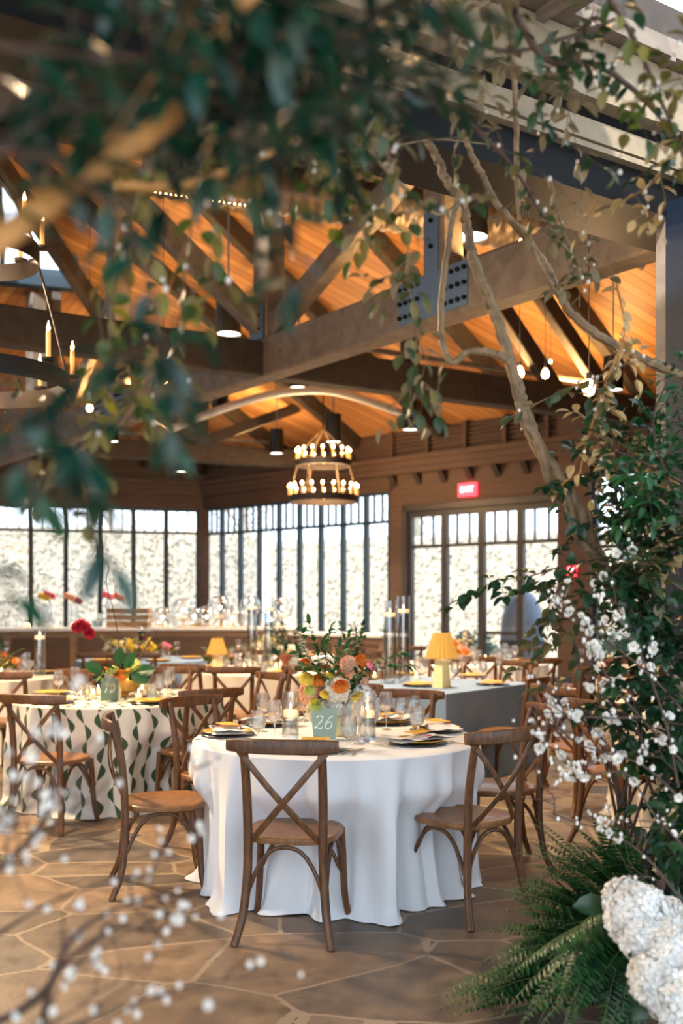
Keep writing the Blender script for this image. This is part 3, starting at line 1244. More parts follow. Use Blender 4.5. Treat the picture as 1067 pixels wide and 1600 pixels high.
# middle rows
mid = [(-1.42, 9.72, -20, 'cross-back chair left of the two turned chairs before the middle beige table'),
       (-1.02, 9.35, 8, 'cross-back chair nearest to us before the middle beige table'),
       (-.74, 9.05, 100, 'cross-back chair turned sideways just left of the centre flowers'),
       (-.42, 9.65, 20, 'cross-back chair before the middle beige table, right of its row'),
       (-.06, 10.0, 40, 'cross-back chair beside the middle beige table behind the candles'),
       (-2.05, 10.6, -75, 'cross-back chair at the left side of the middle beige table'),
       (-.95, 12.05, 180, 'cross-back chair on the far side of the middle beige table'),
       (-2.30, 11.9, -10, 'cross-back chair before the far left centre table, right one'),
       (-2.90, 11.9, 12, 'cross-back chair before the far left centre table, left one'),
       (-3.55, 12.6, -70, 'cross-back chair at the left side of the far left centre table'),
       (-1.55, 12.75, 75, 'cross-back chair at the right side of the far left centre table'),
       (-2.62, 10.35, 62, 'cross-back chair at the right of the beige table at the far left'),
       (-3.6, 10.85, 170, 'cross-back chair behind the beige table at the far left'),
       (-4.5, 9.4, -70, 'cross-back chair left of the beige table at the far left'),
       (2.05, 10.8, 12, 'cross-back chair before the white table near the doors, right one'),
       (1.55, 11.1, -10, 'cross-back chair before the white table near the doors, left one'),
       (2.72, 12.5, 78, 'cross-back chair on the right of the white table near the doors'),
       (2.35, 13.1, 150, 'cross-back chair behind the white table near the doors'),
       (.65, 12.6, -70, 'cross-back chair on the left of the white table near the doors'),
       (3.1, 10.95, -15, 'cross-back chair before the pale pink table at the right, nearest the pillar'),
       (3.55, 10.85, 8, 'cross-back chair before the pale pink table at the right, furthest right'),
       (2.35, 8.35, 168, 'cross-back chair behind the beige table right of the aisle'),
       (3.0, 8.1, 140, 'cross-back chair behind the beige table at the right picture edge'),
       (2.25, 9.3, 20, 'cross-back chair alone in the right aisle behind the white blossoms'),
       (.95, 13.75, -10, 'cross-back chair by the window wall beyond the tall candle vases')]
for x, y, a, lab in mid:
    chair(x, y, a, lab)


# ------------------------------------------------------------------ tables
def round_table(x, y, rad, m_, cloth_label, table_label, seed, ztop=.76, folds=(17, 29), amp=.043, flare=.014, cat='tablecloth'):
    t = thing('round_table', table_label, 'table', (x, y, 0))
    mb = MB()
    mb.lathe([(.01, ztop - .03), (rad - .02, ztop - .03), (rad - .02, ztop - .006), (.01, ztop - .006)], 40)
    mb.build('tabletop', M['wall'], t)
    mb = MB()
    mb.lathe([(.30, .0), (.30, .03), (.05, .06), (.045, ztop - .03)], 16)
    mb.build('pedestal', M['iron'], t)
    rnd = random.Random(seed)
    ph = [rnd.uniform(0, 6.28) for _ in range(6)]
    n = 264
    rows = 26
    dents = []
    for sx_, sy_ in SPOTS:
        dx, dy = sx_ - x, sy_ - y
        ds = math.hypot(dx, dy)
        if ds < rad + .32:
            dents.append((math.atan2(dy, dx), min(.13, max(0, rad + .03 - (ds - .225)))))

    def dent(a, z):
        if z > .56:
            return 0
        q = 0
        for ac, dep in dents:
            da = abs((a - ac + PI) % (2 * PI) - PI)
            lim, soft = .27 / rad, .16
            k = 1 if da < lim else max(0, 1 - (da - lim) / soft)
            q = max(q, dep * k * k * (3 - 2 * k))
        return q * min(1, (.56 - z) / .12) * (.65 + .35 * min(1, z / .3))
    vs, uvs, fs = [], [], []
    vs.append((0, 0, ztop))
    uvs.append((0, 0))
    rads = [rad * .35, rad * .7, rad * .93, rad * .985]
    for r_ in rads:
        for i in range(n):
            a = 2 * PI * i / n
            vs.append((r_ * math.cos(a), r_ * math.sin(a), ztop - (.002 if r_ > rad * .95 else 0)))
            uvs.append((r_ * math.cos(a), r_ * math.sin(a)))
    for k in range(rows + 1):
        u_ = k / rows
        z = (ztop - .010) * (1 - u_)
        g_ = min(1, u_ * 2.2) ** .7
        for i in range(n):
            a = 2 * PI * i / n
            wv = math.sin(folds[0] * a + ph[0] + .7 * math.sin(3 * a + ph[3]))
            w2 = math.sin(folds[1] * a + ph[1] + .9 * math.sin(2 * a + ph[4]))
            wv = wv - .35 * wv * wv
            w3 = math.sin(47 * a + ph[5] + .8 * math.sin(5 * a))
            f = g_ * amp * (wv * .75 + w2 * .5 * (1 + .3 * math.sin(4 * a)) + w3 * .18)
            pud = max(0, (u_ - .90) / .10) ** 2 * (.035 + .03 * math.sin(7 * a + ph[2]))
            r_ = rad + f + flare * u_ + pud - dent(a, z)
            vs.append((r_ * math.cos(a), r_ * math.sin(a), max(.004, z + (.010 * math.sin(9 * a + ph[5]) if k == rows else 0))))
            uvs.append((a * rad, z))
    for i in range(n):
        fs.append((0, 1 + i, 1 + (i + 1) % n))
    for k in range(len(rads) + rows):
        for i in range(n):
            i2 = (i + 1) % n
            a0, b0 = 1 + k * n, 1 + (k + 1) * n
            fs.append((a0 + i, b0 + i, b0 + i2, a0 + i2))
    mb = MB()
    mb.add(vs, fs)
    me_uv = uvs
    o = mb.build('tablecloth', m_, None, True, uv=me_uv)
    # fix the seam of the uv
    me = o.data
    ul = me.uv_layers[0].data
    for pol in me.polygons:
        us = [ul[li].uv[0] for li in pol.loop_indices]
        if pol.vertices[-1] > 4 * n and max(us) - min(us) > rad * 3:
            for li in pol.loop_indices:
                if ul[li].uv[0] < 1:
                    ul[li].uv[0] += 2 * PI * rad
    o.location = (x, y, 0)
    tag(o, cloth_label, cat)
    return o


T26 = V((-.03, 5.36, .76))
T10 = V((-1.71, 7.62, .76))
round_table(-.03, 5.36, .765, M['linen_white'], 'plain white floor-length cloth on the nearest round table, number 26', 'round table under the plain white cloth, nearest to us', 5)
round_table(-1.71, 7.62, .80, M['linen_leaf'], 'cream cloth printed with dark green half-moon leaves at the left', 'round table under the green leaf-print cloth', 9, amp=.03)
round_table(-.85, 10.75, .85, M['linen_beige'], 'beige floor-length cloth on the middle table behind the row of chair backs', 'round table under the beige cloth in the middle', 12, amp=.03)
round_table(-3.55, 9.85, .82, M['linen_beige'], 'beige cloth on the round table at the far left edge', 'round table under the beige cloth at the far left edge', 14, amp=.03)
round_table(-2.55, 12.75, .82, M['linen_grey'], 'grey-blue cloth on the round table far behind the leaf-print table', 'round table under the grey-blue cloth far behind the leaf-print one', 17, amp=.03)
round_table(1.65, 12.1, .85, M['linen_white'], 'white cloth on the round table near the glass doors', 'round table under the white cloth near the glass doors', 19, amp=.03)
round_table(2.60, 6.95, .78, M['linen_beige'], 'beige cloth on the round table right of the aisle behind the shrub', 'round table under the beige cloth right of the aisle', 23, amp=.03)
round_table(3.9, 12.0, .80, M['linen_pink'], 'pale pink cloth on the round table by the right-hand window', 'round table under the pale pink cloth by the right-hand window', 27, amp=.03)

round_table(-4.75, 12.6, .85, M['linen_white'], 'white cloth on the round table at the far left before the bar', 'round table under the white cloth at the far left before the bar', 31, amp=.03)
round_table(-.95, 13.75, .85, M['linen_white'], 'white cloth on the round table before the glass globes', 'round table under the white cloth before the glass globes', 33, amp=.03)

# rectangular table with grey-blue cloth
RC = V((.82, 7.85, 0))
e1, e2 = V((.64, .77, 0)).normalized(), V((-.77, .64, 0)).normalized()
LA, LB = 1.45, 1.3
t = thing('rectangular_table', 'rectangular table under the grey-blue cloth behind the white table', 'table')
mb = MB()
c_ = RC + e1 * LA / 2 + e2 * LB / 2
mb.box((c_.x, c_.y, .735), (LA - .04, LB - .04, .03), math.atan2(e1.y, e1.x))
mb.build('tabletop', M['wall'], t, False)
for sx_ in (.1, LA - .1):
    for sy_ in (.1, LB - .1):
        lg = MB()
        q_ = RC + e1 * sx_ + e2 * sy_
        lg.box((q_.x, q_.y, .36), (.05, .05, .72), math.atan2(e1.y, e1.x))
        lg.build('leg', M['iron'], t, False)
mb = MB()
per = []
for (a0, a1, ln) in (((0, 0), (1, 0), LA), ((1, 0), (1, 1), LB), ((1, 1), (0, 1), LA), ((0, 1), (0, 0), LB)):
    for k in range(30):
        u_ = k / 30
        per.append(((a0[0] + (a1[0] - a0[0]) * u_) * LA, (a0[1] + (a1[1] - a0[1]) * u_) * LB, min(u_, 1 - u_)))
n = len(per)
vs, fs = [], []
for k in range(15):
    u_ = k / 14
    z = .76 * (1 - u_) if k else .76
    for i, (a, b2, cr) in enumerate(per):
        cx, cy = a - LA / 2, b2 - LB / 2
        corner = max(0, 1 - cr * 9)
        f = 1 + u_ * (.03 + .07 * corner + .016 * math.sin(i * .9) + .01 * math.sin(i * .37))
        q_ = RC + e1 * (LA / 2 + cx * f) + e2 * (LB / 2 + cy * f)
        vs.append((q_.x, q_.y, max(.004, z)))
for k in range(14):
    for i in range(n):
        i2 = (i + 1) % n
        fs.append((k * n + i, (k + 1) * n + i, (k + 1) * n + i2, k * n + i2))
fs.append(tuple(reversed(range(n))))
mb.add(vs, fs)
tag(mb.build('tablecloth', M['linen_grey'], None, True), 'grey-blue cloth with a sharp corner on the rectangular table with the lamp', 'tablecloth')

# ------------------------------------------------------------------ tableware
def glass_profile(kind):
    if kind == 'wine':
        return [(.001, .0), (.033, .001), (.034, .004), (.006, .010), (.004, .02), (.0038, .085), (.008, .095), (.026, .112), (.037, .135), (.040, .155), (.037, .185), (.031, .215),
                (.030, .215), (.036, .185), (.039, .155), (.036, .136), (.025, .114), (.001, .100)]
    if kind == 'goblet':
        return [(.001, .0), (.034, .001), (.035, .004), (.008, .012), (.006, .05), (.012, .058), (.034, .075), (.041, .10), (.041, .13), (.036, .165),
                (.035, .165), (.040, .13), (.040, .10), (.033, .077), (.001, .062)]
    return [(.001, .0), (.034, .0), (.037, .006), (.038, .06), (.040, .105), (.039, .105), (.037, .06), (.035, .010), (.001, .009)]


def make_glass(kind, name):
    t = thing(name, 'x', 'glass')
    mb = MB()
    mb.lathe(glass_profile(kind), 22)
    mb.build('bowl', M['stemware'], t)
    if kind != 'wine':
        mb = MB()
        if kind == 'goblet':
            mb.lathe([(.001, .064), (.031, .078), (.038, .10), (.038, .130), (.001, .131)], 18)
        else:
            mb.lathe([(.001, .012), (.034, .012), (.036, .06), (.036, .085), (.001, .086)], 18)
        mb.build('water', M['water'], t)
    return t


wine0 = make_glass('wine', 'wine_glass')
gob0 = make_glass('goblet', 'water_goblet')
tum0 = make_glass('tumbler', 'tumbler')

# plates
cp = MB()
cp.lathe([(.001, .001), (.10, .001), (.142, .006), (.150, .008), (.148, .010), (.10, .005), (.001, .005)], 40)
charger0 = tag(cp.build('charger_plate', M['charger']), 'x', 'plate')
cp = MB()
cp.lathe([(.001, .002), (.09, .002), (.132, .014), (.136, .016), (.134, .018), (.09, .007), (.001, .007)], 40)
plate0 = tag(cp.build('dinner_plate', M['mustard']), 'x', 'plate')


def make_napkin():
    mb = MB()
    nx, ny = 14, 6
    vs, fs = [], []
    for side in (0, 1):
        for i in range(nx + 1):
            for k in range(ny + 1):
                x = (i / nx - .5) * .36
                y = (k / ny - .5) * (.13 + .06 * abs(x) / .18)
                z = .012 + .010 * math.sin(x * 30) * (1 - side) + (.012 if side == 0 else 0) + .004 * math.cos(y * 60)
                vs.append((x, y, z if side == 0 else .003 + .010))
    m0 = (nx + 1) * (ny + 1)
    for s in (0, 1):
        for i in range(nx):
            for k in range(ny):
                a = s * m0 + i * (ny + 1) + k
                f = (a, a + ny + 1, a + ny + 2, a + 1)
                fs.append(f if s == 0 else f[::-1])
    mb.add(vs, fs)
    return mb


nap0 = thing('napkin', 'x', 'napkin')
make_napkin().build('cloth', M['napkin'], nap0)
mb = MB()
mb.box((.03, 0, .032), (.012, .14, .003))
mb.build('ribbon', M['ribbon'], nap0, False)
mb = MB()
mb.add([(-.07, -.045, .034), (.07, -.035, .036), (.08, .045, .034), (-.06, .045, .038), (-.07, -.045, .037), (.07, -.035, .039), (.08, .045, .037), (-.06, .045, .041)],
       [(0, 3, 2, 1), (4, 5, 6, 7), (0, 1, 5, 4), (1, 2, 6, 5), (2, 3, 7, 6), (3, 0, 4, 7)])
menu0 = tag(mb.build('menu_card', M['gold_paper'], None, False), 'x', 'card')


def make_fork():
    mb = MB()
    mb.sweep([(0, -.10, .004), (0, -.02, .008), (0, .03, .006)], [(.005, .002), (.003, .002), (.005, .002)], 6)
    for k in range(4):
        mb.sweep([((k - 1.5) * .0055, .028, .006), ((k - 1.5) * .0055, .06, .009), ((k - 1.5) * .0055, .095, .006)], .0013, 4)
    mb.add([(-.010, .025, .005), (.010, .025, .005), (.010, .045, .007), (-.010, .045, .007)], [(0, 1, 2, 3)])
    return mb


fork0 = tag(make_fork().build('fork', M['silver']), 'x', 'cutlery')
mb = MB()
mb.sweep([(0, -.11, .005), (0, -.01, .006)], [(.006, .003), (.004, .003)], 6)
mb.sweep([(0, -.01, .006), (.001, .05, .005), (-.002, .10, .003)], [(.007, .0012), (.009, .0010), (.003, .0008)], 6)
knife0 = tag(mb.build('table_knife', M['silver']), 'x', 'cutlery')


def candle_parts(t, r_, h_, z, flame=True, m_=None):
    mb = MB()
    mb.lathe([(.001, z), (r_, z), (r_, z + h_ * .9), (r_ * .92, z + h_), (.001, z + h_ * .93)], 18)
    mb.build('wax', m_ or M['wax'], t)
    mb = MB()
    mb.sweep([(0, 0, z + h_ * .9), (0, 0, z + h_ + .006)], .0012, 4)
    mb.build('wick', M['wick'], t)
    mb = MB()
    mb.lathe([(.0008, z + h_ + .003), (.0045, z + h_ + .010), (.005, z + h_ + .016), (.0025, z + h_ + .028), (.0004, z + h_ + .040)], 8)
    mb.build('flame', M['flame'], t)


def cylinder_vase(loc, rad, hgt, wl_, lab_v, lab_c, gv=None):
    """glass cylinder with water and a floating candle"""
    t = thing('cylinder_vase', lab_v, 'vase', loc, 0, gv)
    mb = MB()
    mb.lathe([(.001, .0), (rad, .0), (rad, hgt), (rad - .003, hgt), (rad - .003, .012), (.001, .012)], 26)
    mb.build('vessel', M['glass'], t)
    mb = MB()
    mb.lathe([(.001, .013), (rad - .004, .013), (rad - .004, wl_), (.001, wl_)], 24)
    mb.build('water', M['water'], t)
    c_ = thing('floating_candle', lab_c, 'candle', (loc[0], loc[1], loc[2] + wl_ - .012), 0, (gv + ' candles') if gv else None)
    candle_parts(c_, rad * .86, .035, 0)
    return t


def votive(loc, label, group):
    t = thing('votive_candle', label, 'candle', loc, 0, group)
    mb = MB()
    mb.lathe([(.001, 0), (.028, 0), (.036, .065), (.034, .065), (.026, .006), (.001, .006)], 16)
    mb.build('cup', M['glass'], t)
    candle_parts(t, .024, .03, .007)
    return t


# --- table 26 (nearest)
ZT26 = .762
for (x, y, a, pos) in ((-.62, 5.42, 100, 'left edge'), (-.42, 5.86, 150, 'far left'), (.39, 5.08, 35, 'front right, behind the front right chair'), (.53, 5.58, -75, 'right edge'), (.27, 5.92, -150, 'far right'), (-.13, 4.83, -8, 'front, behind the centre chair back')):
    put(charger0, (x, y, ZT26), 0, 'dark-rimmed charger plate on the white table, ' + pos)
    put(plate0, (x, y, ZT26 + .008), 0, 'mustard plate on its charger on the white table, ' + pos)
    put(nap0, (x, y, ZT26 + .013), R(a), 'folded white napkin on the white table, ' + pos)
    put(menu0, (x + .0, y + .01, ZT26 + .022), R(a + 14), 'mustard-yellow menu card on the white table, ' + pos)
for (x, y, a, lab) in ((.20, 5.00, 40, 'gold fork left of the front right plate on the white table'), (.08, 4.78, -20, 'gold fork before the water goblet on the white table'),
                       (-.72, 5.2, 110, 'gold fork beside the left edge plate of the white table')):
    put(fork0, (x, y, ZT26), R(a), lab)
put(knife0, (.56, 5.12, ZT26), R(35), 'table knife right of the front right plate on the white table')
put(knife0, (.045, 4.80, ZT26), R(-30), 'table knife beside the fork before the card 26')
for px, py, k, lab in ((403, 1160, 'g', 'short water goblet closest to us left of the candle on the white table'), (429, 1159, 'w', 'wine glass just left of the candle cylinder on the white table'),
                       (411, 1143, 'w', 'tall wine glass behind the left goblet on the white table'), (603, 1140, 'w', 'wine glass right of the right candle cylinder, farthest left of the right group'),
                       (627, 1134, 'g', 'water goblet in the middle of the right glass group on the white table'), (646, 1130, 'g', 'water goblet at the back right of the right glass group'),
                       (652, 1152, 'g', 'water goblet closest to us in the right glass group'), (545, 1173, 'g', 'water goblet right of the card 26 on the white table'),
                       (561, 1163, 'w', 'wine glass between the card 26 and the right candle cylinder'), (474, 1128, 'w', 'wine glass behind the flowers left of the card 26')):
    q_ = on(px, py, ZT26)
    put(wine0 if k == 'w' else gob0, q_, 0, lab)
for px, py, lab in ((454, 1157, 'left of the card 26'), (574, 1158, 'right of the card 26')):
    q_ = on(px, py, ZT26)
    cylinder_vase(q_, .045, .255, .135, 'glass cylinder of water %s' % lab, 'floating cream candle in the cylinder %s' % lab)
q_ = on(490, 1125, ZT26)
votive((-.12, 5.62, ZT26), 'small lit votive hidden behind the card 26 flowers', None)

# number cards
STROKE = {
    '2': [[(-.30, .28), (-.24, .44), (-.05, .50), (.14, .42), (.17, .22), (.02, -.02), (-.22, -.28), (-.36, -.46), (-.30, -.42), (-.12, -.40), (.05, -.48), (.22, -.44), (.28, -.34)]],
    '6': [[(.26, .50), (.02, .40), (-.16, .16), (-.25, -.14), (-.20, -.40), (-.02, -.50), (.18, -.38), (.24, -.14), (.12, .02), (-.06, .02), (-.22, -.16)]],
    '1': [[(-.18, .30), (.10, .50), (.04, .1), (-.04, -.50)]],
    '0': [[(.08, .50), (-.16, .34), (-.24, -.10), (-.10, -.46), (.10, -.44), (.26, -.10), (.24, .30), (.08, .50)]],
}


def digits(txt, h_, parent, y, zc):
    mb = MB()
    for i, ch in enumerate(txt):
        xo = (i - (len(txt) - 1) / 2) * h_ * .72
        for st in STROKE[ch]:
            pts = catmull([V((xo + (x + .28 * z * .6) * h_ * .95, y, zc + z * h_)) for x, z in st], 5)
            mb.sweep(pts, [(h_ * (.022 + .032 * abs(math.sin(i2 * .33))), .0012) for i2 in range(len(pts))], 6, up=(0, 1, 0))
    return mb.build('number', M['paint_white'], parent)


q_ = on(507, 1157, ZT26)
t = thing('table_number_card', 'sage green card with white numerals 26 standing before the flowers', 'sign', q_, R(-2))
mb = MB()
mb.add([(-.058, -.002, .008), (.058, -.002, .008), (.072, .004, .168), (-.072, .004, .168), (-.058, .004, .008), (.058, .004, .008), (.072, .010, .168), (-.072, .010, .168)],
       [(0, 1, 2, 3), (7, 6, 5, 4), (0, 4, 5, 1), (3, 2, 6, 7), (0, 3, 7, 4), (1, 5, 6, 2)])
mb.build('panel', M['card'], t, False)
mb = MB()
mb.box((0, .002, .005), (.085, .035, .010))
mb.build('stand', M['glass'], t, False)
digits('26', .068, t, -.0050, .095)
q_ = on(171, 1096, ZT26)
t = thing('table_number_card', 'dark green card with white numerals 10 on the leaf-print table', 'sign', q_, R(8))
mb = MB()
mb.box((0, 0, .088), (.125, .006, .165))
mb.build('panel', M['card_dark'], t, False)
mb = MB()
mb.box((0, .002, .005), (.085, .035, .010))
mb.build('stand', M['glass'], t, False)
digits('10', .06, t, -.0065, .095)


# ------------------------------------------------------------------ flowers
def rv(s=1.0):
    return V((random.uniform(-s, s), random.uniform(-s, s), random.uniform(-s, s)))


def floret_ball(c, r_, n, m_, name, parent, size, up_only=False, squash=1.0):
    """mophead bloom: many four-petal florets over a ball"""
    mb = MB()
    c = V(c)
    for i in range(n):
        z = 1 - 2 * (i + .5) / n
        if up_only and z < -.45:
            continue
        a = i * 2.39996
        rr_ = math.sqrt(1 - z * z)
        d = V((rr_ * math.cos(a), rr_ * math.sin(a), z * squash))
        p_ = c + d * r_ * random.uniform(.84, 1.06)
        d = (d + rv(.45)).normalized()
        e = d.orthogonal().normalized()
        e.rotate(Matrix.Rotation(random.uniform(0, 6.28), 3, d.normalized()))
        f_ = d.cross(e)
        for k in range(4):
            dd = (e * math.cos(k * PI / 2) + f_ * math.sin(k * PI / 2)) + d * .28
            q0 = p_
            s1 = dd.cross(d).normalized() * size * .42
            mid_ = p_ + dd * size * .6
            mb.add([q0, mid_ - s1, p_ + dd * size - d * size * .15, mid_ + s1], [(0, 1, 2, 3)])
    core = [p for p in ()]
    mb.ball(c, r_ * .80, 12, squash)
    return mb.build(name, m_, parent, False)


def cup_flower(c, r_, up, m_, name, parent, layers=4):
    """ranunculus / rose like bloom: whorls of cupped petals"""
    mb = MB()
    c, up = V(c), V(up).normalized()
    e = up.orthogonal().normalized()
    f_ = up.cross(e)
    for ly in range(layers):
        k = 5 + ly * 2
        rr_ = r_ * (.25 + .75 * ly / (layers - 1))
        for i in range(k):
            a = 2 * PI * i / k + ly * .5
            o_ = e * math.cos(a) + f_ * math.sin(a)
            s1 = (o_.cross(up)).normalized() * rr_ * .55
            b0 = c - up * r_ * .5
            m1 = c + o_ * rr_ * .95 - up * r_ * .1
            t1 = c + o_ * rr_ * (.80) + up * r_ * (.55 - .12 * ly)
            mb.add([b0, m1 - s1, m1 + s1, t1 - s1 * .7, t1 + s1 * .7, t1 + up * r_ * .12 - o_ * rr_ * .12], [(0, 1, 2), (1, 3, 4, 2), (3, 5, 4)])
    return mb.build(name, m_, parent, True)


def sprig(mb_stem, mb_leaf, pts, r_, lf, wd, gap, droop=.3, pair=True, jitter=.5):
    pts = catmull(pts, 5)
    mb_stem.sweep(pts, [r_ * (1 - .7 * i / len(pts)) for i in range(len(pts))], 5)
    acc = 0
    sgn = 1
    for i in range(1, len(pts)):
        acc += (pts[i] - pts[i - 1]).length
        if acc > gap:
            acc = 0
            d = (pts[i] - pts[i - 1]).normalized()
            sd = d.cross(V((0, 0, 1)))
            if sd.length < .2:
                sd = d.orthogonal()
            sd.normalize()
            for s in ((-1, 1) if pair else (sgn,)):
                dd = d * .7 + sd * s + rv(jitter)
                mb_leaf.leaf(pts[i], dd, V((0, -.3, 1)) + rv(.5), lf * random.uniform(.75, 1.15), wd * random.uniform(.8, 1.15), droop)
            sgn = -sgn
    mb_leaf.leaf(pts[-1], pts[-1] - pts[-2], V((0, -.3, 1)) + rv(.4), lf, wd, droop)


random.seed(11)
t = thing('flower_arrangement', 'bouquet of cream, peach, orange and yellow flowers with tall green sprigs behind the card 26', 'flowers', (0, 0, 0))
FC = V((.0, 5.40, 0))
mb = MB()
mb.lathe([(.001, 0), (.05, 0), (.075, .05), (.085, .10), (.080, .13), (.076, .13), (.080, .10), (.001, .02)], 24, (FC.x, FC.y, ZT26))
tag(mb.build('low_vase', M['stone_base']), 'low pale vase holding the bouquet behind the card 26', 'vase')
Yf = 5.3
for px, py, Y, r_, m_, n_ in ((527, 1078, 5.26, .062, 'petal_cream', 90), (552, 1108, 5.33, .062, 'petal_white', 110), (497, 1112, 5.28, .058, 'petal_cream', 90), (566, 1092, 5.30, .062, 'petal_white', 100),
                              (483, 1085, 5.32, .050, 'petal_peach', 70), (558, 1062, 5.42, .052, 'petal_peach', 70), (545, 1040, 5.45, .042, 'petal_peach', 60), (524, 1104, 5.30, .048, 'petal_white', 70),
                              (575, 1115, 5.28, .050, 'petal_white', 80), (508, 1065, 5.36, .040, 'petal_peach', 50)):
    floret_ball(at(px, py, Y), r_ * 1.08, int(n_ * 1.5), M[m_], 'hydrangea_bloom', t, .022)
for px, py, Y, r_, m_ in ((507, 1085, 5.20, .026, 'petal_yellow'), (517, 1055, 5.30, .024, 'petal_yellow'), (479, 1060, 5.26, .040, 'petal_yellow'), (492, 1102, 5.19, .032, 'petal_lime'), (484, 1078, 5.20, .030, 'petal_lime'),
                          (532, 1072, 5.18, .042, 'petal_orange'), (497, 1062, 5.28, .038, 'petal_orange'), (563, 1030, 5.45, .034, 'petal_orange'), (476, 1035, 5.42, .030, 'petal_orange'),
                          (561, 1085, 5.22, .022, 'petal_yellow'), (554, 1090, 5.2, .020, 'petal_yellow'), (489, 1096, 5.2, .024, 'petal_yellow')):
    cup_flower(at(px, py, Y), r_, V((random.uniform(-.3, .3), -.8, .6)), M[m_], 'ranunculus_bloom', t)
cup_flower(at(579, 1042, 5.3), .030, V((.6, -.2, .7)), M['petal_pink'], 'tulip_bloom', t, 3)
st, lf = MB(), MB()
base = V((FC.x, FC.y, .92))
for tips, Y in (([(505, 1050), (492, 1010), (484, 975)], 5.4), ([(500, 1050), (478, 1020), (472, 990)], 5.45), ([(512, 1040), (508, 1010), (516, 985)], 5.4), ([(520, 1050), (540, 1010), (548, 985)], 5.55),
                ([(535, 1050), (550, 1020), (556, 1000)], 5.6), ([(490, 1060), (470, 1042), (466, 1020)], 5.35), ([(550, 1060), (590, 1035), (625, 1022)], 5.35), ([(560, 1060), (600, 1040), (640, 1040)], 5.3), ([(500, 1055), (497, 1030), (505, 1005)], 5.3),
                ([(525, 1060), (522, 1035), (528, 1012)], 5.3), ([(510, 1060), (488, 1045), (478, 1040)], 5.25)):
    sprig(st, lf, [base] + [at(a, b2, Y) for a, b2 in tips], .0028, .062, .025, .018)
for k in range(90):
    d = rv().normalized()
    lf.leaf(V((FC.x, FC.y - .02, .94)) + V((d.x * .13, d.y * .08, abs(d.z) * .08)), d + V((0, 0, .3)), rv(), .07, .03)
st.build('stems', M['vine_stem'], t)
lf.build('greenery', M['leaf_bright'], t)


def bouquet(x, y, z, r_, label, mats, bowl, bowl_label, n=14, tall=0.0, seed=1, sprigs=6, leafm='leaf_olive'):
    random.seed(seed)
    mb = MB()
    if bowl == 'gold':
        mb.lathe([(.001, 0), (.06, 0), (.05, .02), (.12, .05), (.15, .11), (.155, .13), (.145, .13), (.11, .06), (.001, .03)], 28, (x, y, z))
        tag(mb.build('flower_bowl', M['gold_bowl']), bowl_label, 'bowl')
        zz = z + .13
    elif bowl == 'terra':
        mb.lathe([(.001, 0), (.065, 0), (.045, .03), (.04, .10), (.075, .15), (.11, .17), (.10, .17), (.001, .14)], 24, (x, y, z))
        tag(mb.build('flower_compote', M['terracotta']), bowl_label, 'vase')
        zz = z + .17
    else:
        mb.lathe([(.001, 0), (.05, 0), (.07, .06), (.06, .10), (.001, .03)], 18, (x, y, z))
        tag(mb.build('low_vase', M['china']), bowl_label, 'vase')
        zz = z + .09
    t = thing('flower_arrangement', label, 'flowers', (0, 0, 0))
    for i in range(n):
        a = random.uniform(0, 2 * PI)
        rr_ = r_ * math.sqrt(random.random())
        hh = random.uniform(0, .6 * r_ + .05) * (1.2 - rr_ / r_)
        p_ = V((x + rr_ * math.cos(a), y + rr_ * math.sin(a), zz + .02 + hh))
        mm = M[mats[i % len(mats)]]
        if i % 3 == 2:
            floret_ball(p_, .045, 34, mm, 'hydrangea_bloom', t, .022)
        else:
            cup_flower(p_, random.uniform(.032, .055), V((math.cos(a) * .5, math.sin(a) * .5 - .4, .8)), mm, 'round_bloom', t, 3)
    st, lf = MB(), MB()
    for i in range(sprigs):
        a = random.uniform(0, 2 * PI)
        hh = (tall or .25) * random.uniform(.6, 1)
        o_ = V((math.cos(a), math.sin(a), 0))
        sprig(st, lf, [V((x, y, zz)), V((x, y, zz + hh * .5)) + o_ * r_ * .5, V((x, y, zz + hh)) + o_ * r_ * 1.1], .003, .07, .03, .035)
    for k in range(50):
        d = rv().normalized()
        lf.leaf(V((x, y, zz)) + V((d.x * r_ * .9, d.y * r_ * .9, abs(d.z) * .05)), d + V((0, 0, .2)), rv(), .08, .045)
    st.build('stems', M['vine_stem'], t)
    lf.build('greenery', M[leafm], t)
    return t


# table 10: gold bowl with orchid spray, bare twigs
b10 = bouquet(T10.x + .02, T10.y + .05, ZT26, .17, 'moss, cabbage-like leaves and an arching dark orchid in the gold bowl', ['petal_lime', 'petal_orange', 'petal_lime'], 'gold', 'wide gold bowl on the leaf-print table', 9, .12, 21, 3, 'leaf_deep')
st, fl_ = MB(), MB()
st.sweep(catmull([at(183, 1050, 7.6), at(152, 1010, 7.6), at(135, 985, 7.55), at(122, 978, 7.5)], 6), .005, 5)
st.sweep(catmull([at(190, 1050, 7.65), at(184, 990, 7.65), at(176, 950, 7.65), at(166, 910, 7.65), at(170, 885, 7.65)], 6), .0035, 4)
st.sweep(catmull([at(205, 1050, 7.7), at(235, 1000, 7.75), at(245, 985, 7.75)], 6), .008, 5)
st.sweep(catmull([at(205, 1040, 7.7), at(225, 990, 7.75), at(195, 975, 7.75)], 6), .003, 4)
st.build('twigs', M['bark_dark'], b10)
for px, py in ((126, 976), (133, 980), (120, 980), (140, 990)):
    cup_flower(at(px, py, 7.5), .045, (0, -1, .2), M['petal_red'], 'orchid_bloom', b10, 3)
lf = MB()
for px, py, a in ((185, 1040, 80), (196, 1045, 60), (205, 1055, -20), (160, 1050, 150), (215, 1050, 10)):
    lf.leaf(at(px, py, 7.45), V((math.cos(R(a)), -.3, math.sin(R(a)))), (0, -1, .3), .15, .09, .1)
lf.build('broad_leaves', M['leaf_bright'], b10)

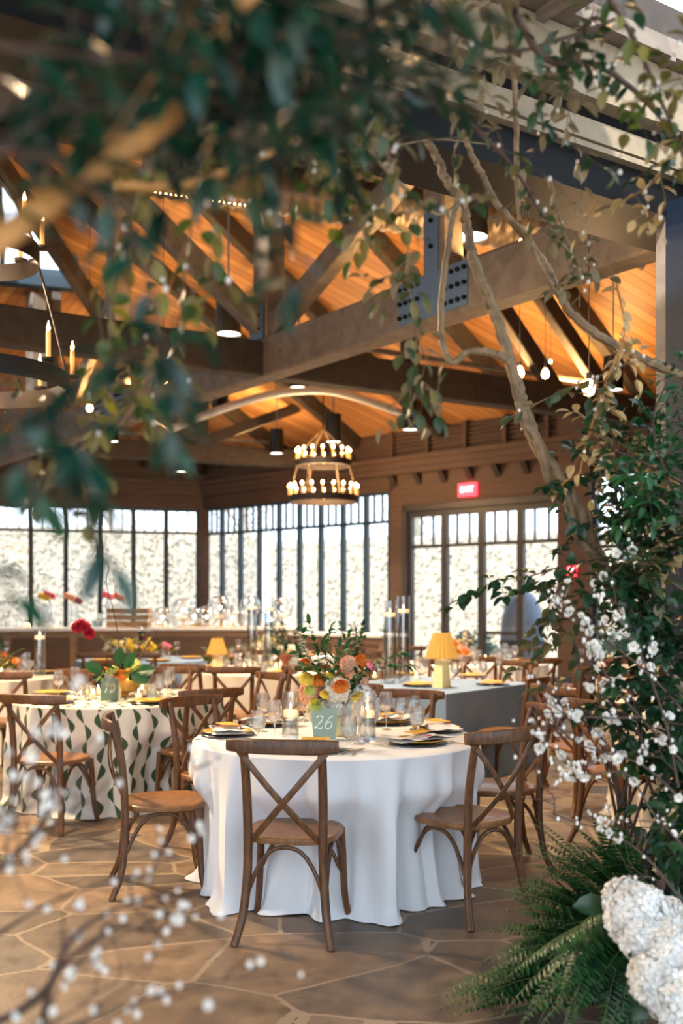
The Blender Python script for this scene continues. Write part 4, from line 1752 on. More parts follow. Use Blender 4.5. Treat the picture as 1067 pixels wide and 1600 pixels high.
bouquet(-.60, 10.6, ZT26, .13, 'green and orange flowers piled in a footed terracotta vase', ['petal_orange', 'petal_yellow', 'petal_cream'], 'terra', 'footed terracotta vase on the middle table', 11, .34, 31, 9, 'leaf_deep')
bouquet(-3.45, 9.75, ZT26, .26, 'low yellow and orange flowers on the far left beige table', ['petal_yellow', 'petal_orange', 'petal_yellow', 'petal_peach'], 'low', 'low vase on the far left beige table', 22, .18, 41)
bouquet(-2.35, 12.6, ZT26, .24, 'yellow flowers with a pair of pink ones left of the middle', ['petal_yellow', 'petal_yellow', 'petal_pink', 'petal_orange'], 'low', 'low vase on the far grey-blue table', 20, .16, 43)
bouquet(-2.85, 12.9, ZT26, .22, 'yellow and white flowers beside the arching orchid', ['petal_yellow', 'petal_cream', 'petal_yellow'], 'low', 'low vase behind the arching orchid', 16, .2, 45)
bouquet(1.35, 12.0, ZT26, .20, 'orange autumn-toned flowers on the white table near the doors', ['petal_orange', 'petal_peach', 'petal_orange'], 'low', 'low vase on the white table near the doors', 16, .26, 47, 8, 'leaf_gold')
bouquet(.10, 9.35, ZT26, .10, 'green trailing sprigs with cream flowers at the end of the grey-blue table', ['petal_cream', 'petal_orange', 'petal_peach'], 'low', 'low vase at the left end of the grey-blue table', 8, .42, 49, 9, 'leaf_deep')
bouquet(-1.35, 10.9, ZT26, .12, 'small coral and white posy at the left of the middle table', ['petal_pink', 'petal_white', 'petal_orange'], 'low', 'small vase at the left of the middle table', 8, .12, 51)

bouquet(-4.65, 12.45, ZT26, .28, 'yellow and pink flowers at the far left before the bar', ['petal_yellow', 'petal_pink', 'petal_orange', 'petal_white'], 'low', 'low vase at the far left before the bar', 24, .25, 53)
bouquet(-1.05, 13.6, ZT26, .2, 'white and yellow flowers before the glass globes', ['petal_white', 'petal_yellow', 'petal_cream'], 'low', 'low vase before the glass globes', 16, .18, 57)

# table lamps
def table_lamp(loc, label, s=1.0):
    t = thing('table_lamp', label, 'lamp', loc)
    mb = MB()
    mb.lathe([(.001, 0), (.085 * s, 0), (.080 * s, .03 * s), (.062 * s, .20 * s), (.058 * s, .24 * s), (.001, .245 * s)], 4)
    mb.build('base', M['stone_base'], t, False)
    mb = MB()
    mb.sweep([(0, 0, .24 * s), (0, 0, .30 * s)], .008, 8)
    mb.build('stem', M['gold_bowl'], t)
    mb = MB()
    mb.lathe([(.135 * s, .255 * s), (.13 * s, .27 * s), (.075 * s, .455 * s), (.070 * s, .47 * s)], 44, pleat=.09)
    mb.build('lamp_shade', M['shade'], t)
    mb = MB()
    mb.ball((0, 0, .36 * s), .024, 10)
    mb.build('bulb', M['lamp_lens'], t)
    return t


q_ = on(690, 1074, ZT26)
table_lamp(q_, 'table lamp with a pleated mustard shade on the grey-blue table', .98)
table_lamp((-1.28, 10.25, ZT26), 'small table lamp with a mustard shade on the middle table', .75)

# tall candle cylinders
for x, y, h_, lab in ((.43, 8.85, .74, 'tall glass cylinder of the pair behind the bouquet, left one'), (.56, 8.98, .78, 'tall glass cylinder of the pair behind the bouquet, right one'),
                      (-.98, 10.9, .80, 'tall glass cylinder on the middle table, left of its pair'), (-.80, 11.0, .78, 'tall glass cylinder on the middle table, right of its pair'),
                      (-3.0, 9.9, .45, 'glass cylinder with a candle on the far left beige table')):
    cylinder_vase((x, y, ZT26), .058, h_, h_ * .82, lab, 'floating candle inside the ' + lab)

# tableware on the farther tables
rnd = random.Random(99)


def sector(dx, dy, rr_):
    if math.hypot(dx, dy) < .12:
        return 'middle'
    a = (math.degrees(math.atan2(dy, dx)) + 22.5) % 360
    nm = ['right side', 'back right', 'back', 'back left', 'left side', 'front left', 'front', 'front right'][int(a // 45)]
    return ('inner ' if math.hypot(dx, dy) < rr_ else '') + nm


def scatter(center, rad, n, where, kinds=('w', 'g', 't'), plates=5, phase=0.0):
    for i in range(plates):
        a = phase + 2 * PI * i / plates
        x, y = center.x + (rad - .20) * math.cos(a), center.y + (rad - .20) * math.sin(a)
        sc_ = sector(x - center.x, y - center.y, 0)
        put(charger0, (x, y, ZT26), 0, 'dark charger plate at the ' + sc_ + ' of the ' + where, 'charger plates on the ' + where)
        put(plate0, (x, y, ZT26 + .008), 0, 'mustard plate on its charger, ' + sc_ + ' of the ' + where, 'dinner plates on the ' + where)
        put(menu0, (x, y, ZT26 - .012), a, 'mustard menu card, ' + sc_ + ' of the ' + where, 'menu cards on the ' + where)
    lab = {'w': ('wine glass standing on the ' + where, 'wine glasses on the ' + where), 'g': ('water goblet standing on the ' + where, 'water goblets on the ' + where), 't': ('low tumbler standing on the ' + where, 'tumblers on the ' + where)}
    for i in range(n):
        a = phase + .25 + 2 * PI * (i // 3) / (n / 3) + rnd.uniform(-.1, .1)
        rr_ = rad - .36 - .09 * (i % 3) + rnd.uniform(-.02, .02)
        k = kinds[i % len(kinds)]
        x, y = center.x + rr_ * math.cos(a + .12 * (i % 3)), center.y + rr_ * math.sin(a + .12 * (i % 3))
        put({'w': wine0, 'g': gob0, 't': tum0}[k], (x, y, ZT26), 0, lab[k][0].replace('standing on', 'at the ' + sector(x - center.x, y - center.y, rad - .47) + ' of'), lab[k][1])
    for i in range(4):
        a = phase + .6 + 2 * PI * i / 4
        votive((center.x + .24 * math.cos(a), center.y + .24 * math.sin(a), ZT26), 'lit votive candle, ' + ('right', 'back', 'left', 'front')[i] + ' one of four on the ' + where, 'votives on the ' + where)


scatter(T10, .80, 18, 'leaf-print table', phase=.3)
scatter(V((-.85, 10.75, 0)), .85, 18, 'middle beige table', phase=.1)
scatter(V((-3.55, 9.85, 0)), .82, 18, 'far left beige table', phase=.5)
scatter(V((-2.55, 12.75, 0)), .82, 15, 'far grey-blue round table', phase=.2)
scatter(V((1.65, 12.1, 0)), .85, 15, 'white table near the doors', phase=.4)
scatter(V((2.60, 6.95, 0)), .78, 9, 'beige table right of the aisle', phase=.2, plates=4)
scatter(V((3.9, 12.0, 0)), .80, 9, 'pale pink table', phase=.2, plates=4)
scatter(V((-4.75, 12.6, 0)), .85, 15, 'far left white table before the bar', phase=.2)
scatter(V((-.95, 13.75, 0)), .85, 15, 'white table before the glass globes', phase=.5)
# rectangular table
GT = 'grey-blue rectangular table'
for px, py, wh in ((655, 1072, 'left of the lamp, near side'), (770, 1070, 'at the right corner'), (738, 1058, 'behind the goblets'), (640, 1055, 'left of the lamp, far side')):
    q_ = on(px, py, ZT26)
    put(charger0, q_, 0, 'dark charger plate ' + wh + ', ' + GT, 'charger plates on the ' + GT)
    put(plate0, q_ + V((0, 0, .008)), 0, 'mustard plate ' + wh + ', ' + GT, 'dinner plates on the ' + GT)
    put(menu0, q_, .4, 'mustard menu card ' + wh + ', ' + GT, 'menu cards on the ' + GT)
for px, py, k in ((710, 1062, 'g'), (722, 1058, 'w'), (742, 1056, 'w'), (755, 1060, 'g'), (652, 1060, 'w'), (636, 1062, 'g'), (700, 1052, 'w'), (665, 1052, 'g'), (600, 1064, 'w'), (590, 1060, 'g'), (620, 1056, 'g'), (780, 1056, 'w')):
    q_ = on(px, py, ZT26)
    wh = {710: 'just right of the lamp base', 722: 'second right of the lamp', 742: 'third right of the lamp', 755: 'fourth right of the lamp', 652: 'just left of the lamp', 636: 'second left of the lamp', 700: 'behind the lamp base', 665: 'behind the lamp on its left', 600: 'at the foot of the tall cylinders', 590: 'leftmost', 620: 'right of the tall cylinders', 780: 'rightmost'}[px]
    put(wine0 if k == 'w' else gob0, q_, 0, ('wine glass' if k == 'w' else 'water goblet') + ' ' + wh + ' on the ' + GT, ('wine glasses' if k == 'w' else 'water goblets') + ' on the ' + GT)
for px, py in ((650, 1062), (712, 1050), (585, 1060)):
    votive(on(px, py, ZT26), 'lit votive candle on the ' + GT, 'votives on the ' + GT)

# ------------------------------------------------------------------ bar at the back
def counter(p0, p1, label, h_=1.08):
    p0, p1 = V(p0), V(p1)
    t = thing('bar_counter', label, 'bar')
    d = (p1 - p0).normalized()
    nn = V((d.y, -d.x, 0))
    c_ = (p0 + p1) / 2
    rz = math.atan2(d.y, d.x)
    ln = (p1 - p0).length
    mb = MB()
    mb.box((c_.x, c_.y, h_ / 2 - .02), (ln, .55, h_ - .04), rz)
    mb.build('body', M['bar_front'], t, False)
    mb = MB()
    mb.box((c_.x, c_.y, h_), (ln + .06, .65, .045), rz)
    mb.build('counter_top', M['marble'], t, False)
    mb = MB()
    k = max(2, int(ln / .8))
    for i in range(k):
        q_ = p0 + d * (ln * (i + .5) / k) + nn * .285
        mb.box((q_.x, q_.y, h_ / 2), (ln / k - .12, .025, h_ - .25), rz)
    mb.build('panels', M['wall'], t, False)
    return t


counter((-6.9, 14.6, 0), (-3.2, 15.6, 0), 'long bar counter with a white top at the far left windows')
counter((-3.05, 15.7, 0), (-.75, 15.8, 0), 'bar counter with a white top and glass domes before the corner')
counter((-.6, 15.7, 0), (.75, 14.55, 0), 'wooden counter below the right windows behind the bouquet', 1.0)
t = thing('wooden_crate', 'tan wooden crate standing on the bar before the left windows', 'crate')
mb = MB()
q_ = V((-3.3, 15.5, 1.105))
for z in (.05, .15, .25):
    mb.box((q_.x, q_.y - .17, q_.z + z), (.62, .018, .08))
    mb.box((q_.x, q_.y + .17, q_.z + z), (.62, .018, .08))
    mb.box((q_.x - .31, q_.y, q_.z + z), (.018, .34, .08))
    mb.box((q_.x + .31, q_.y, q_.z + z), (.018, .34, .08))
mb.box((q_.x, q_.y, q_.z + .01), (.62, .34, .018))
mb.build('slats', M['bar_front'], t, False)
for i, (px, py, r_) in enumerate(((254, 965, .17), (286, 953, .19), (304, 964, .15), (323, 964, .18), (344, 949, .20), (364, 966, .20), (391, 948, .17), (424, 968, .19), (441, 950, .17))):
    Y = 15.75
    q_ = at(px, py, Y)
    t = thing('glass_globe', ['clear glass globe leftmost in the row on the bar', 'clear glass globe second from the left on the bar', 'small clear glass globe third from the left on the bar', 'clear glass globe fourth from the left on the bar',
                              'largest clear glass globe, raised before the window corner', 'low clear glass globe just left of the tall candle cylinders', 'clear glass globe behind the tall candle cylinders', 'clear glass globe right of the tall candle cylinders',
                              'rightmost clear glass globe of the row on the bar'][i], 'glass globe', (q_.x, q_.y, 1.105 if px < 430 else 1.0))
    zc = q_.z - t.location.z
    mb = MB()
    mb.ball((0, 0, zc), r_, 22)
    mb.build('globe', thin_glass('globe_glass%d' % i, (.96, .97, .98), .10, .8) if i == 0 else bpy.data.materials['globe_glass0'], t)
    mb = MB()
    mb.lathe([(.001, 0), (.09, 0), (.09, .012), (.012, .02), (.012, max(.03, zc - r_ * .8)), (.05, max(.04, zc - r_ * .7)), (.001, max(.05, zc - r_ * .65))], 14)
    mb.build('stand', M['gold_bowl'], t)
    mb = MB()
    mb.ball((0, 0, zc), .022, 8, 1.4)
    mb.build('light', M['lamp_lens'], t)
# clear vases with single orchid stems on the far tables
for i, (px, py, top, m_) in enumerate(((62, 985, 930, 'petal_yellow'), (70, 985, 927, 'petal_pink'), (100, 985, 930, 'petal_peach'), (110, 985, 935, 'petal_red'), (157, 985, 928, 'petal_pink'), (175, 985, 930, 'petal_orange'))):
    q_ = at(px, 972, 15.0)
    q_.z = 1.105
    t = thing('bud_vase_stem', ['yellow', 'bright pink', 'peach', 'crimson', 'rose pink', 'coral'][i] + ' bloom on a tall stem in a clear vase on the left bar', 'flowers', (q_.x, q_.y + .0, q_.z))
    q_.y = 14.6 + (q_.x + 6.9) * .27
    t.location = q_
    h_ = (H - (top - 942) / F * 15) - q_.z
    mb = MB()
    mb.lathe([(.001, 0), (.04, 0), (.04, h_ * .7), (.037, h_ * .7), (.037, .01), (.001, .01)], 12)
    mb.build('vase', M['glass'], t)
    mb = MB()
    mb.sweep([(0, 0, .02), (.01, 0, h_ * .6), (.0, 0, h_)], .004, 5)
    mb.build('stem', M['vine_stem'], t)
    for k in range(3):
        cup_flower((k * .05 - .05, -.02, h_ - .02 * k), .05, (0, -1, .3), M[m_], 'bloom', t, 3)
rnd = random.Random(5)
for i in range(34):
    u_ = rnd.random()
    p_ = V((-6.7, 14.65, 1.105)).lerp(V((-3.7, 15.45, 1.105)), u_) if i < 22 else V((-2.9, 15.6, 1.105)).lerp(V((-.9, 15.7, 1.105)), u_)
    p_ += V((rnd.uniform(-.05, .05), rnd.uniform(-.18, .1), 0))
    where = 'left bar counter' if i < 22 else 'bar counter before the corner'
    if i % 3 == 0:
        votive(p_, 'lit votive candle on the ' + where, 'votives on the ' + where)
    else:
        put(tum0 if i % 2 else wine0, p_, 0, ('tumbler' if i % 2 else 'wine glass') + ' on the ' + where, ('tumblers' if i % 2 else 'wine glasses') + ' on the ' + where)

t = thing('round_ottoman', 'dark round bin-like stool on the floor behind the right aisle', 'stool', (1.62, 10.25, 0))
q_ = on(868, 1102, 0)
t.location = (q_.x, q_.y, 0)
mb = MB()
mb.lathe([(.001, .02), (.22, .02), (.24, .05), (.24, .36), (.22, .40), (.001, .41)], 24)
mb.build('body', M['dark_cloth'], t)
mb = MB()
mb.lathe([(.18, 0), (.18, .03)], 20, cap=True)
mb.build('foot_ring', M['black_metal'], t)

# exit sign
q_ = WB(6.55, .03, 3.30)
t = thing('exit_sign', 'red glowing EXIT sign on the wood wall above the doors', 'sign', q_, angB)
mb = MB()
mb.box((0, -.0, 0), (.34, .05, .21))
mb.build('housing', M['exit'], t, False)
cu = bpy.data.curves.new('lettering', 'FONT')
cu.body = 'EXIT'
cu.size = .13
cu.extrude = .002
cu.align_x = 'CENTER'
cu.align_y = 'CENTER'
tmp = bpy.data.objects.new('lettering_curve', cu)
col.objects.link(tmp)
bpy.context.view_layer.update()
me = bpy.data.meshes.new_from_object(tmp.evaluated_get(bpy.context.evaluated_depsgraph_get()))
bpy.data.objects.remove(tmp)
me.materials.clear()
me.materials.append(M['exit_text'])
to = bpy.data.objects.new('lettering', me)
col.objects.link(to)
to.parent = t
to.location = (0, -.03, 0)
to.rotation_euler = (PI / 2, 0, 0)
# second exit sign low behind the curly branches
q_ = WB(8.48, .15, 1.95)
t = thing('fire_alarm', 'small red alarm box on the brown pillar right of the doors', 'alarm', q_, angB)
mb = MB()
mb.box((0, 0, 0), (.12, .05, .16))
mb.build('case', M['exit'], t, False)
mb = MB()
mb.box((0, -.03, .02), (.07, .015, .05))
mb.build('strobe', M['exit_text'], t, False)

# ------------------------------------------------------------------ pendants, chandeliers, bulbs
def make_pendant():
    t = thing('cylinder_pendant', 'x', 'pendant lamp')
    mb = MB()
    mb.lathe([(.001, .52), (.15, .52), (.15, 0), (.143, 0), (.143, .03)], 32)
    mb.build('shade', M['pendant'], t)
    mb = MB()
    mb.lathe([(.001, .02), (.142, .02)], 32)
    mb.build('lens', M['lamp_lens'], t)
    mb = MB()
    mb.sweep([(0, 0, .52), (0, 0, 2.2)], .012, 8)
    mb.build('rod', M['steel'], t)
    return t


pend0 = make_pendant()
pendants = [(357, 523, 11.7, 'black cylinder pendant lamp nearest, hanging left of the centre post', 1.0), (735, 372, 8.5, 'cylinder pendant lamp with a bright lens behind the curly branches', 1.0),
            (467, 607, 14.3, 'pendant lamp showing its lens just below the roof beam junction', 1.0), (344, 640, 14.6, 'pendant lamp just under the pale duct', .8), (432, 709, 16.6, 'pendant lamp left of the candle chandelier', .78),
            (521, 691, 15.8, 'pendant lamp directly behind the candle chandelier stem', .85), (283, 737, 17.6, 'small far pendant lamp above the left windows', .75), (640, 578, 12.6, 'pendant lamp behind the hanging leafy vine, upper', .8),
            (641, 672, 14.4, 'pendant lamp behind the hanging leafy vine, lower', .8), (958, 610, 9.6, 'pendant lamp right of the brightest bulb', .62), (175, 690, 15.4, 'far pendant lamp left of the steel plate', .7)]
for px, py, Y, lab, s in pendants:
    q_ = at(px, py, Y)
    c = put(pend0, q_, 0, lab, None, s)
    for ch in c.children:
        if ch.name.startswith('rod'):
            zc = zceil(q_)
            want = (zc - q_.z) / s - .52
            me = ch.data.copy()
            for v_ in me.vertices:
                if v_.co.z > 1:
                    v_.co.z = .52 + max(.1, want)
            ch.data = me
for px, py, Y, pw in ((357, 530, 11.7, 90), (735, 380, 8.5, 130), (467, 610, 14.3, 90), (432, 712, 16.6, 70), (640, 580, 12.6, 90), (175, 695, 15.4, 70)):
    q_ = at(px, py, Y)
    lamp('SPOT', 'pendant_beam', q_ - V((0, 0, .03)), pw * 4.5, (1, .76, .50), aim=q_ - V((0, 0, 3)), size=.12, spot=R(110))


def candle_light(parent, p_, h_=.10, r_=.011):
    """sleeve candle with a flame tip bulb; added to two meshes"""
    sl_, fb_ = parent
    sl_.lathe([(r_, 0), (r_, h_)], 8, p_, cap=True)
    fb_.lathe([(.002, h_), (.011, h_ + .012), (.012, h_ + .022), (.006, h_ + .04), (.0012, h_ + .062)], 8, p_, cap=True)


CH = at(505, 735, 15.2)
t = thing('candle_chandelier', 'two-tier round chandelier with glowing candle bulbs hanging in the centre', 'chandelier', (CH.x, CH.y, 0))
s_ = F / 15.2
for tier, (py, wpx, nm) in enumerate(((785, 110, 20), (729, 86, 16))):
    z = H - (py - 942) / s_
    r_ = wpx / 2 / s_
    mb = MB()
    mb.lathe([(r_ - .03, z), (r_, z), (r_, z + .10), (r_ - .03, z + .10), (r_ - .03, z)], 48)
    mb.build('ring', M['iron'], t)
    for k in range(nm):
        a = 2 * PI * k / nm
        cn_ = bpy.data.objects.new('candle', None) if False else None
        sl_, fb_ = MB(), MB()
        p_ = (math.cos(a) * (r_ - .015), math.sin(a) * (r_ - .015), z + .10)
        candle_light((sl_, fb_), p_, .12, .014)
        o = sl_.build('candle', M['amber_candle'], t)
        fbs = MB()
        fbs.ball((p_[0], p_[1], p_[2] + .15), .021, 8, 1.4)
        fbs.build('flame_bulb', M['bulb'], o)
z0_ = H - (785 - 942) / s_
z1_ = H - (729 - 942) / s_
zt_ = zceil(CH)
mb = MB()
mb.sweep([(0, 0, z1_ + .55), (0, 0, zt_)], .012, 6)
mb.build('stem', M['iron'], t)
mb = MB()
for k in range(6):
    a = 2 * PI * k / 6
    c_, sn = math.cos(a), math.sin(a)
    r0, r1 = 110 / 2 / s_ - .02, 86 / 2 / s_ - .02
    mb.sweep([(c_ * r0, sn * r0, z0_ + .1), (c_ * r1, sn * r1, z1_)], .006, 5)
    mb.sweep([(c_ * r1, sn * r1, z1_ + .1), (c_ * r1 * .5, sn * r1 * .5, z1_ + .38), (0, 0, z1_ + .58)], .008, 5)
mb.build('chains', M['bark'], t)
lamp('POINT', 'chandelier_glow', (CH.x, CH.y, z0_ + .35), 130, WARM, size=.4)

# big wrought iron chandelier at the left
IC = V((-2.22, 6.0, 0))
t = thing('iron_chandelier', 'large black wrought iron ring chandelier cut off by the left picture edge', 'chandelier', IC)
zr = 2.76
for r_, z in ((.56, zr), (.38, zr + .78)):
    mb = MB()
    mb.lathe([(r_, z), (r_ + .006, z), (r_ + .006, z + .11), (r_, z + .11), (r_, z)], 56)
    mb.build('ring', M['iron'], t)
    n = 8
    for k in range(n):
        a = 2 * PI * k / n + .35
        c_, sn = math.cos(a), math.sin(a)
        p_ = (c_ * (r_ + .02), sn * (r_ + .02), z + .13)
        sl_, fb_ = MB(), MB()
        candle_light((sl_, fb_), p_, .16, .014)
        o = sl_.build('candle', M['amber_candle'], t)
        fb_.build('flame_bulb', M['bulb'], o)
        mb = MB()
        mb.lathe([(.001, z + .115), (.04, z + .12), (.045, z + .135), (.001, z + .125)], 12, (p_[0], p_[1], 0))
        mb.build('drip_tray', M['iron'], t)
for k in range(8):
    mb = MB()
    a = 2 * PI * k / 8
    q2 = V((math.cos(a) * .57, math.sin(a) * .57, zr - .06))
    pts = [q2 + V((math.sin(b3) * .025 * math.sin(a + 1), math.sin(b3) * .025 * math.cos(a + 1), math.cos(b3) * .04)) for b3 in [i * PI / 6 for i in range(13)]]
    mb.sweep(pts, .004, 5)
    mb.build('drop_ring', M['iron'], t)
mb = MB()
mb.sweep([(0, 0, zr + .9), (0, 0, zceil(IC))], .014, 6)
for k in range(4):
    a = 2 * PI * k / 4 + .4
    c_, sn = math.cos(a), math.sin(a)
    mb.sweep(catmull([(c_ * .56, sn * .56, zr + .1), (c_ * .45, sn * .45, zr + .55), (c_ * .38, sn * .38, zr + .8)], 4), .009, 5)
    mb.sweep(catmull([(c_ * .38, sn * .38, zr + .88), (c_ * .2, sn * .2, zr + 1.25), (0, 0, zr + 1.45)], 4), .009, 5)
mb.build('arms', M['iron'], t)
lamp('POINT', 'iron_chandelier_glow', (IC.x, IC.y, zr + .4), 60, WARM, size=.4)

for i, (px, py, Y, r_, lab) in enumerate(((920, 608, 6.2, .042, 'brightest bare bulb hanging among the leaves at the right'), (812, 583, 9.0, .042, 'bare glowing bulb touching the curly branch, left of a pair'), (852, 585, 9.2, .038, 'bare glowing bulb, right one of the pair by the curly branch'),
                                          (815, 380, 7.6, .026, 'small bare bulb beside the upper curly branch'), (255, 592, 9.5, .045, 'bare bulb glowing behind the leaves left of centre'), (140, 638, 10.5, .035, 'small bare bulb above the left end of the main beam'),
                                          (860, 565, 13.0, .02, 'tiny distant bulb behind the pair of bulbs'))):
    q_ = at(px, py, Y)
    t = thing('hanging_bulb', lab, 'light bulb', q_)
    mb = MB()
    mb.lathe([(.001, -r_ * 1.1), (r_ * .7, -r_ * .8), (r_, 0), (r_ * .75, r_ * .8), (r_ * .35, r_ * 1.5)], 12)
    mb.build('glass_bulb', M['bulb'], t)
    mb = MB()
    mb.sweep([(0, 0, r_ * 1.3), (0, 0, r_ * 2.4)], r_ * .4, 8)
    mb.build('socket', M['black_metal'], t)
    mb = MB()
    mb.sweep([(0, 0, r_ * 2.4), (0, 0, zceil(q_) - q_.z)], .003, 4)
    mb.build('cord', M['wire'], t)
lamp('POINT', 'bulb_glow', at(920, 630, 6.1), 35, WARM, size=.05)
lamp('POINT', 'bulb_glow', at(832, 600, 9.0), 25, WARM, size=.1)

# two pendant-shaped lamps added out of view as warm fill from the left
for x, y, z, pw, c_, aim_, lab in ((-3.6, 7.5, 4.05, 1050, (1, .74, .46), (-2.2, 6.5, 0), 'added out-of-view fill lamp, pendant-shaped, beside the leaf-print table'), (-2.9, 4.9, 4.0, 330, (1, .74, .48), (-.5, 5.3, .4), 'added out-of-view fill lamp, pendant-shaped, at the left front nearest the entrance')):
    c = put(pend0, (x, y, z), 0, lab, None, .8)
    for ch in c.children:
        if ch.name.startswith('rod'):
            me = ch.data.copy()
            for v_ in me.vertices:
                if v_.co.z > .6:
                    v_.co.z = max(.6, (zceil((x, y)) - z) / .8)
            ch.data = me
    lamp('SPOT', 'pendant_beam', (x, y, z - .03), pw, c_, aim=aim_, size=.13, spot=R(150))  # spot carries the added fill, no lamp is known here

# ------------------------------------------------------------------ the flowering arch around us
def branch(name, label, stems, leafm=None, twigs=0, tl=(.15, .35), ls=(.045, .024), gap=.03, stem_m='bark', seed=0, group=None, hang=0.0, spread=1.0, buds=0, blossoms=0, bm='petal_white',
           pair=False, droop=.3, both=None, along=True, bsize=.013, cat='branch', bark_r=.5):
    """stems: list of (points [(px,py,Y)...], r0, r1)"""
    random.seed(seed)
    t = thing(name, label, cat, (0, 0, 0), 0, group)
    st, lf, bl_, ce_ = MB(), MB(), MB(), MB()
    anchors = []
    for pts, r0, r1 in stems:
        P_ = catmull([at(*p) if len(p) == 3 and not isinstance(p, Vector) else p for p in pts], 8)
        k = len(P_)
        if r0 > .008:
            P_ = [p_ + rv(r0 * .15) for p_ in P_]
        st.sweep(P_, [r0 + (r1 - r0) * i / (k - 1) for i in range(k)], 8 if r0 > .006 else 5)
        anchors += [(P_[i], (P_[min(i + 1, k - 1)] - P_[max(i - 1, 0)]).normalized()) for i in range(1, k)]
        if along and leafm:
            acc = 0
            for i in range(1, k):
                acc += (P_[i] - P_[i - 1]).length
                while acc > gap:
                    acc -= gap
                    d = (P_[i] - P_[i - 1]).normalized()
                    dd = rv(1) + d * .5 + V((0, 0, -hang))
                    lf.leaf(P_[i], dd, rv(.8) + V((0, -.5, .6)), ls[0] * random.uniform(.7, 1.2), ls[1] * random.uniform(.8, 1.2), droop * random.uniform(.3, 1.5))
    for i in range(twigs):
        p_, d = random.choice(anchors)
        ln = random.uniform(*tl)
        dr = (d * .5 + rv(1) * spread + V((0, 0, .15 - hang))).normalized()
        P_ = [p_, p_ + dr * ln * .5 + rv(.03), p_ + dr * ln + rv(.04) + V((0, 0, -hang * ln * .4))]
        if leafm:
            sprig(st, lf, P_, .0016, ls[0], ls[1], gap, droop, pair, .7)
        else:
            st.sweep(catmull(P_, 3), [.0022 - .00022 * q for q in range(7)], 4)
        C_ = catmull(P_, 4)
        anchors += [(q, dr) for q in C_[2:]]
    for i in range(buds):
        p_, d = random.choice(anchors)
        q = p_ + rv(.012)
        bl_.ball(q, random.uniform(.0035, .0065), 6, 1.3)
    for i in range(blossoms):
        p_, d = random.choice(anchors)
        p_ = p_ + rv(.012)
        up = (rv(1) + V((0, -.6, .2))).normalized()
        e = up.orthogonal().normalized()
        f_ = up.cross(e)
        s = bsize * random.uniform(.75, 1.25)
        for ly in range(2):
            for k in range(5):
                a = 2 * PI * k / 5 + ly * .6
                dd = (e * math.cos(a) + f_ * math.sin(a)) * (1 - .25 * ly) + up * (.2 + .4 * ly)
                bl_.leaf(p_, dd, up, s * 1.1, s * .95, -.1, .12, 1.3)
        ce_.ball(p_ + up * s * .25, s * .18, 5)
    st.build('stem', M[stem_m], t)
    if leafm:
        lf.build('leaves', M[leafm], t)
    if bl_.v:
        bl_.build('blossoms', M[bm], t)
    if ce_.v:
        ce_.build('blossom_centres', M['pollen'], t)
    return t


# curly willow
YW = 3.45
branch('curly_willow_branch', 'thick twisted bare willow branch rising from the right shrub to upper centre', [
    ([(1075, 1095, 3.6), (1010, 1010, 3.55), (960, 925, 3.5), (925, 850, 3.48), (900, 795, 3.46), (872, 745, 3.45), (838, 690, 3.45), (815, 630, 3.45), (803, 585, 3.45), (783, 520, 3.45), (762, 462, 3.45), (742, 415, 3.43),
      (728, 350, 3.42), (722, 310, 3.42), (697, 282, 3.4), (682, 245, 3.4), (668, 219, 3.38)], .030, .0135),
    ([(990, 960, 3.50), (935, 880, 3.44), (903, 840, 3.44), (884, 775, 3.42), (858, 752, 3.42), (845, 700, 3.40), (822, 665, 3.42), (806, 610, 3.41), (797, 570, 3.40), (770, 552, 3.40), (735, 549, 3.40), (706, 566, 3.40), (692, 540, 3.40), (689, 480, 3.4),
      (697, 400, 3.4), (707, 340, 3.38), (722, 290, 3.36)], .018, .010)],
    None, stem_m='bark', seed=1)
branch('curly_willow_branch', 'twisted bare willow branch crossing from the right post up to the top centre', [
    ([(1075, 590, 3.5), (1020, 568, 3.48), (960, 540, 3.45), (915, 510, 3.42), (885, 480, 3.4), (866, 440, 3.4), (848, 408, 3.4), (812, 360, 3.38), (778, 320, 3.36), (755, 275, 3.35), (738, 245, 3.33), (722, 205, 3.3)], .019, .009),
    ([(885, 480, 3.38), (858, 440, 3.36), (838, 405, 3.36), (822, 365, 3.35), (800, 345, 3.35)], .010, .008)], None, stem_m='bark', seed=2)
branch('bare_branch', 'straight pale bare branch hanging down from the top right leaves', [
    ([(795, -10, 3.0), (800, 80, 3.05), (806, 180, 3.1), (808, 290, 3.2), (812, 345, 3.25)], .010, .007)], 'leaf_silver', twigs=7, tl=(.06, .16), ls=(.05, .028), gap=.05, stem_m='bark', seed=4, hang=.4, along=False)
branch('bare_branch', 'thin grey bent branch between the top centre leaves and the willow', [
    ([(560, 205, 2.9), (590, 250, 2.95), (640, 300, 3.0), (686, 335, 3.1), (730, 305, 3.2)], .007, .004), ([(480, 240, 2.7), (600, 230, 2.9), (680, 218, 3.1), (760, 225, 3.2)], .004, .002)], None, twigs=5, tl=(.05, .12), stem_m='bark', seed=5)

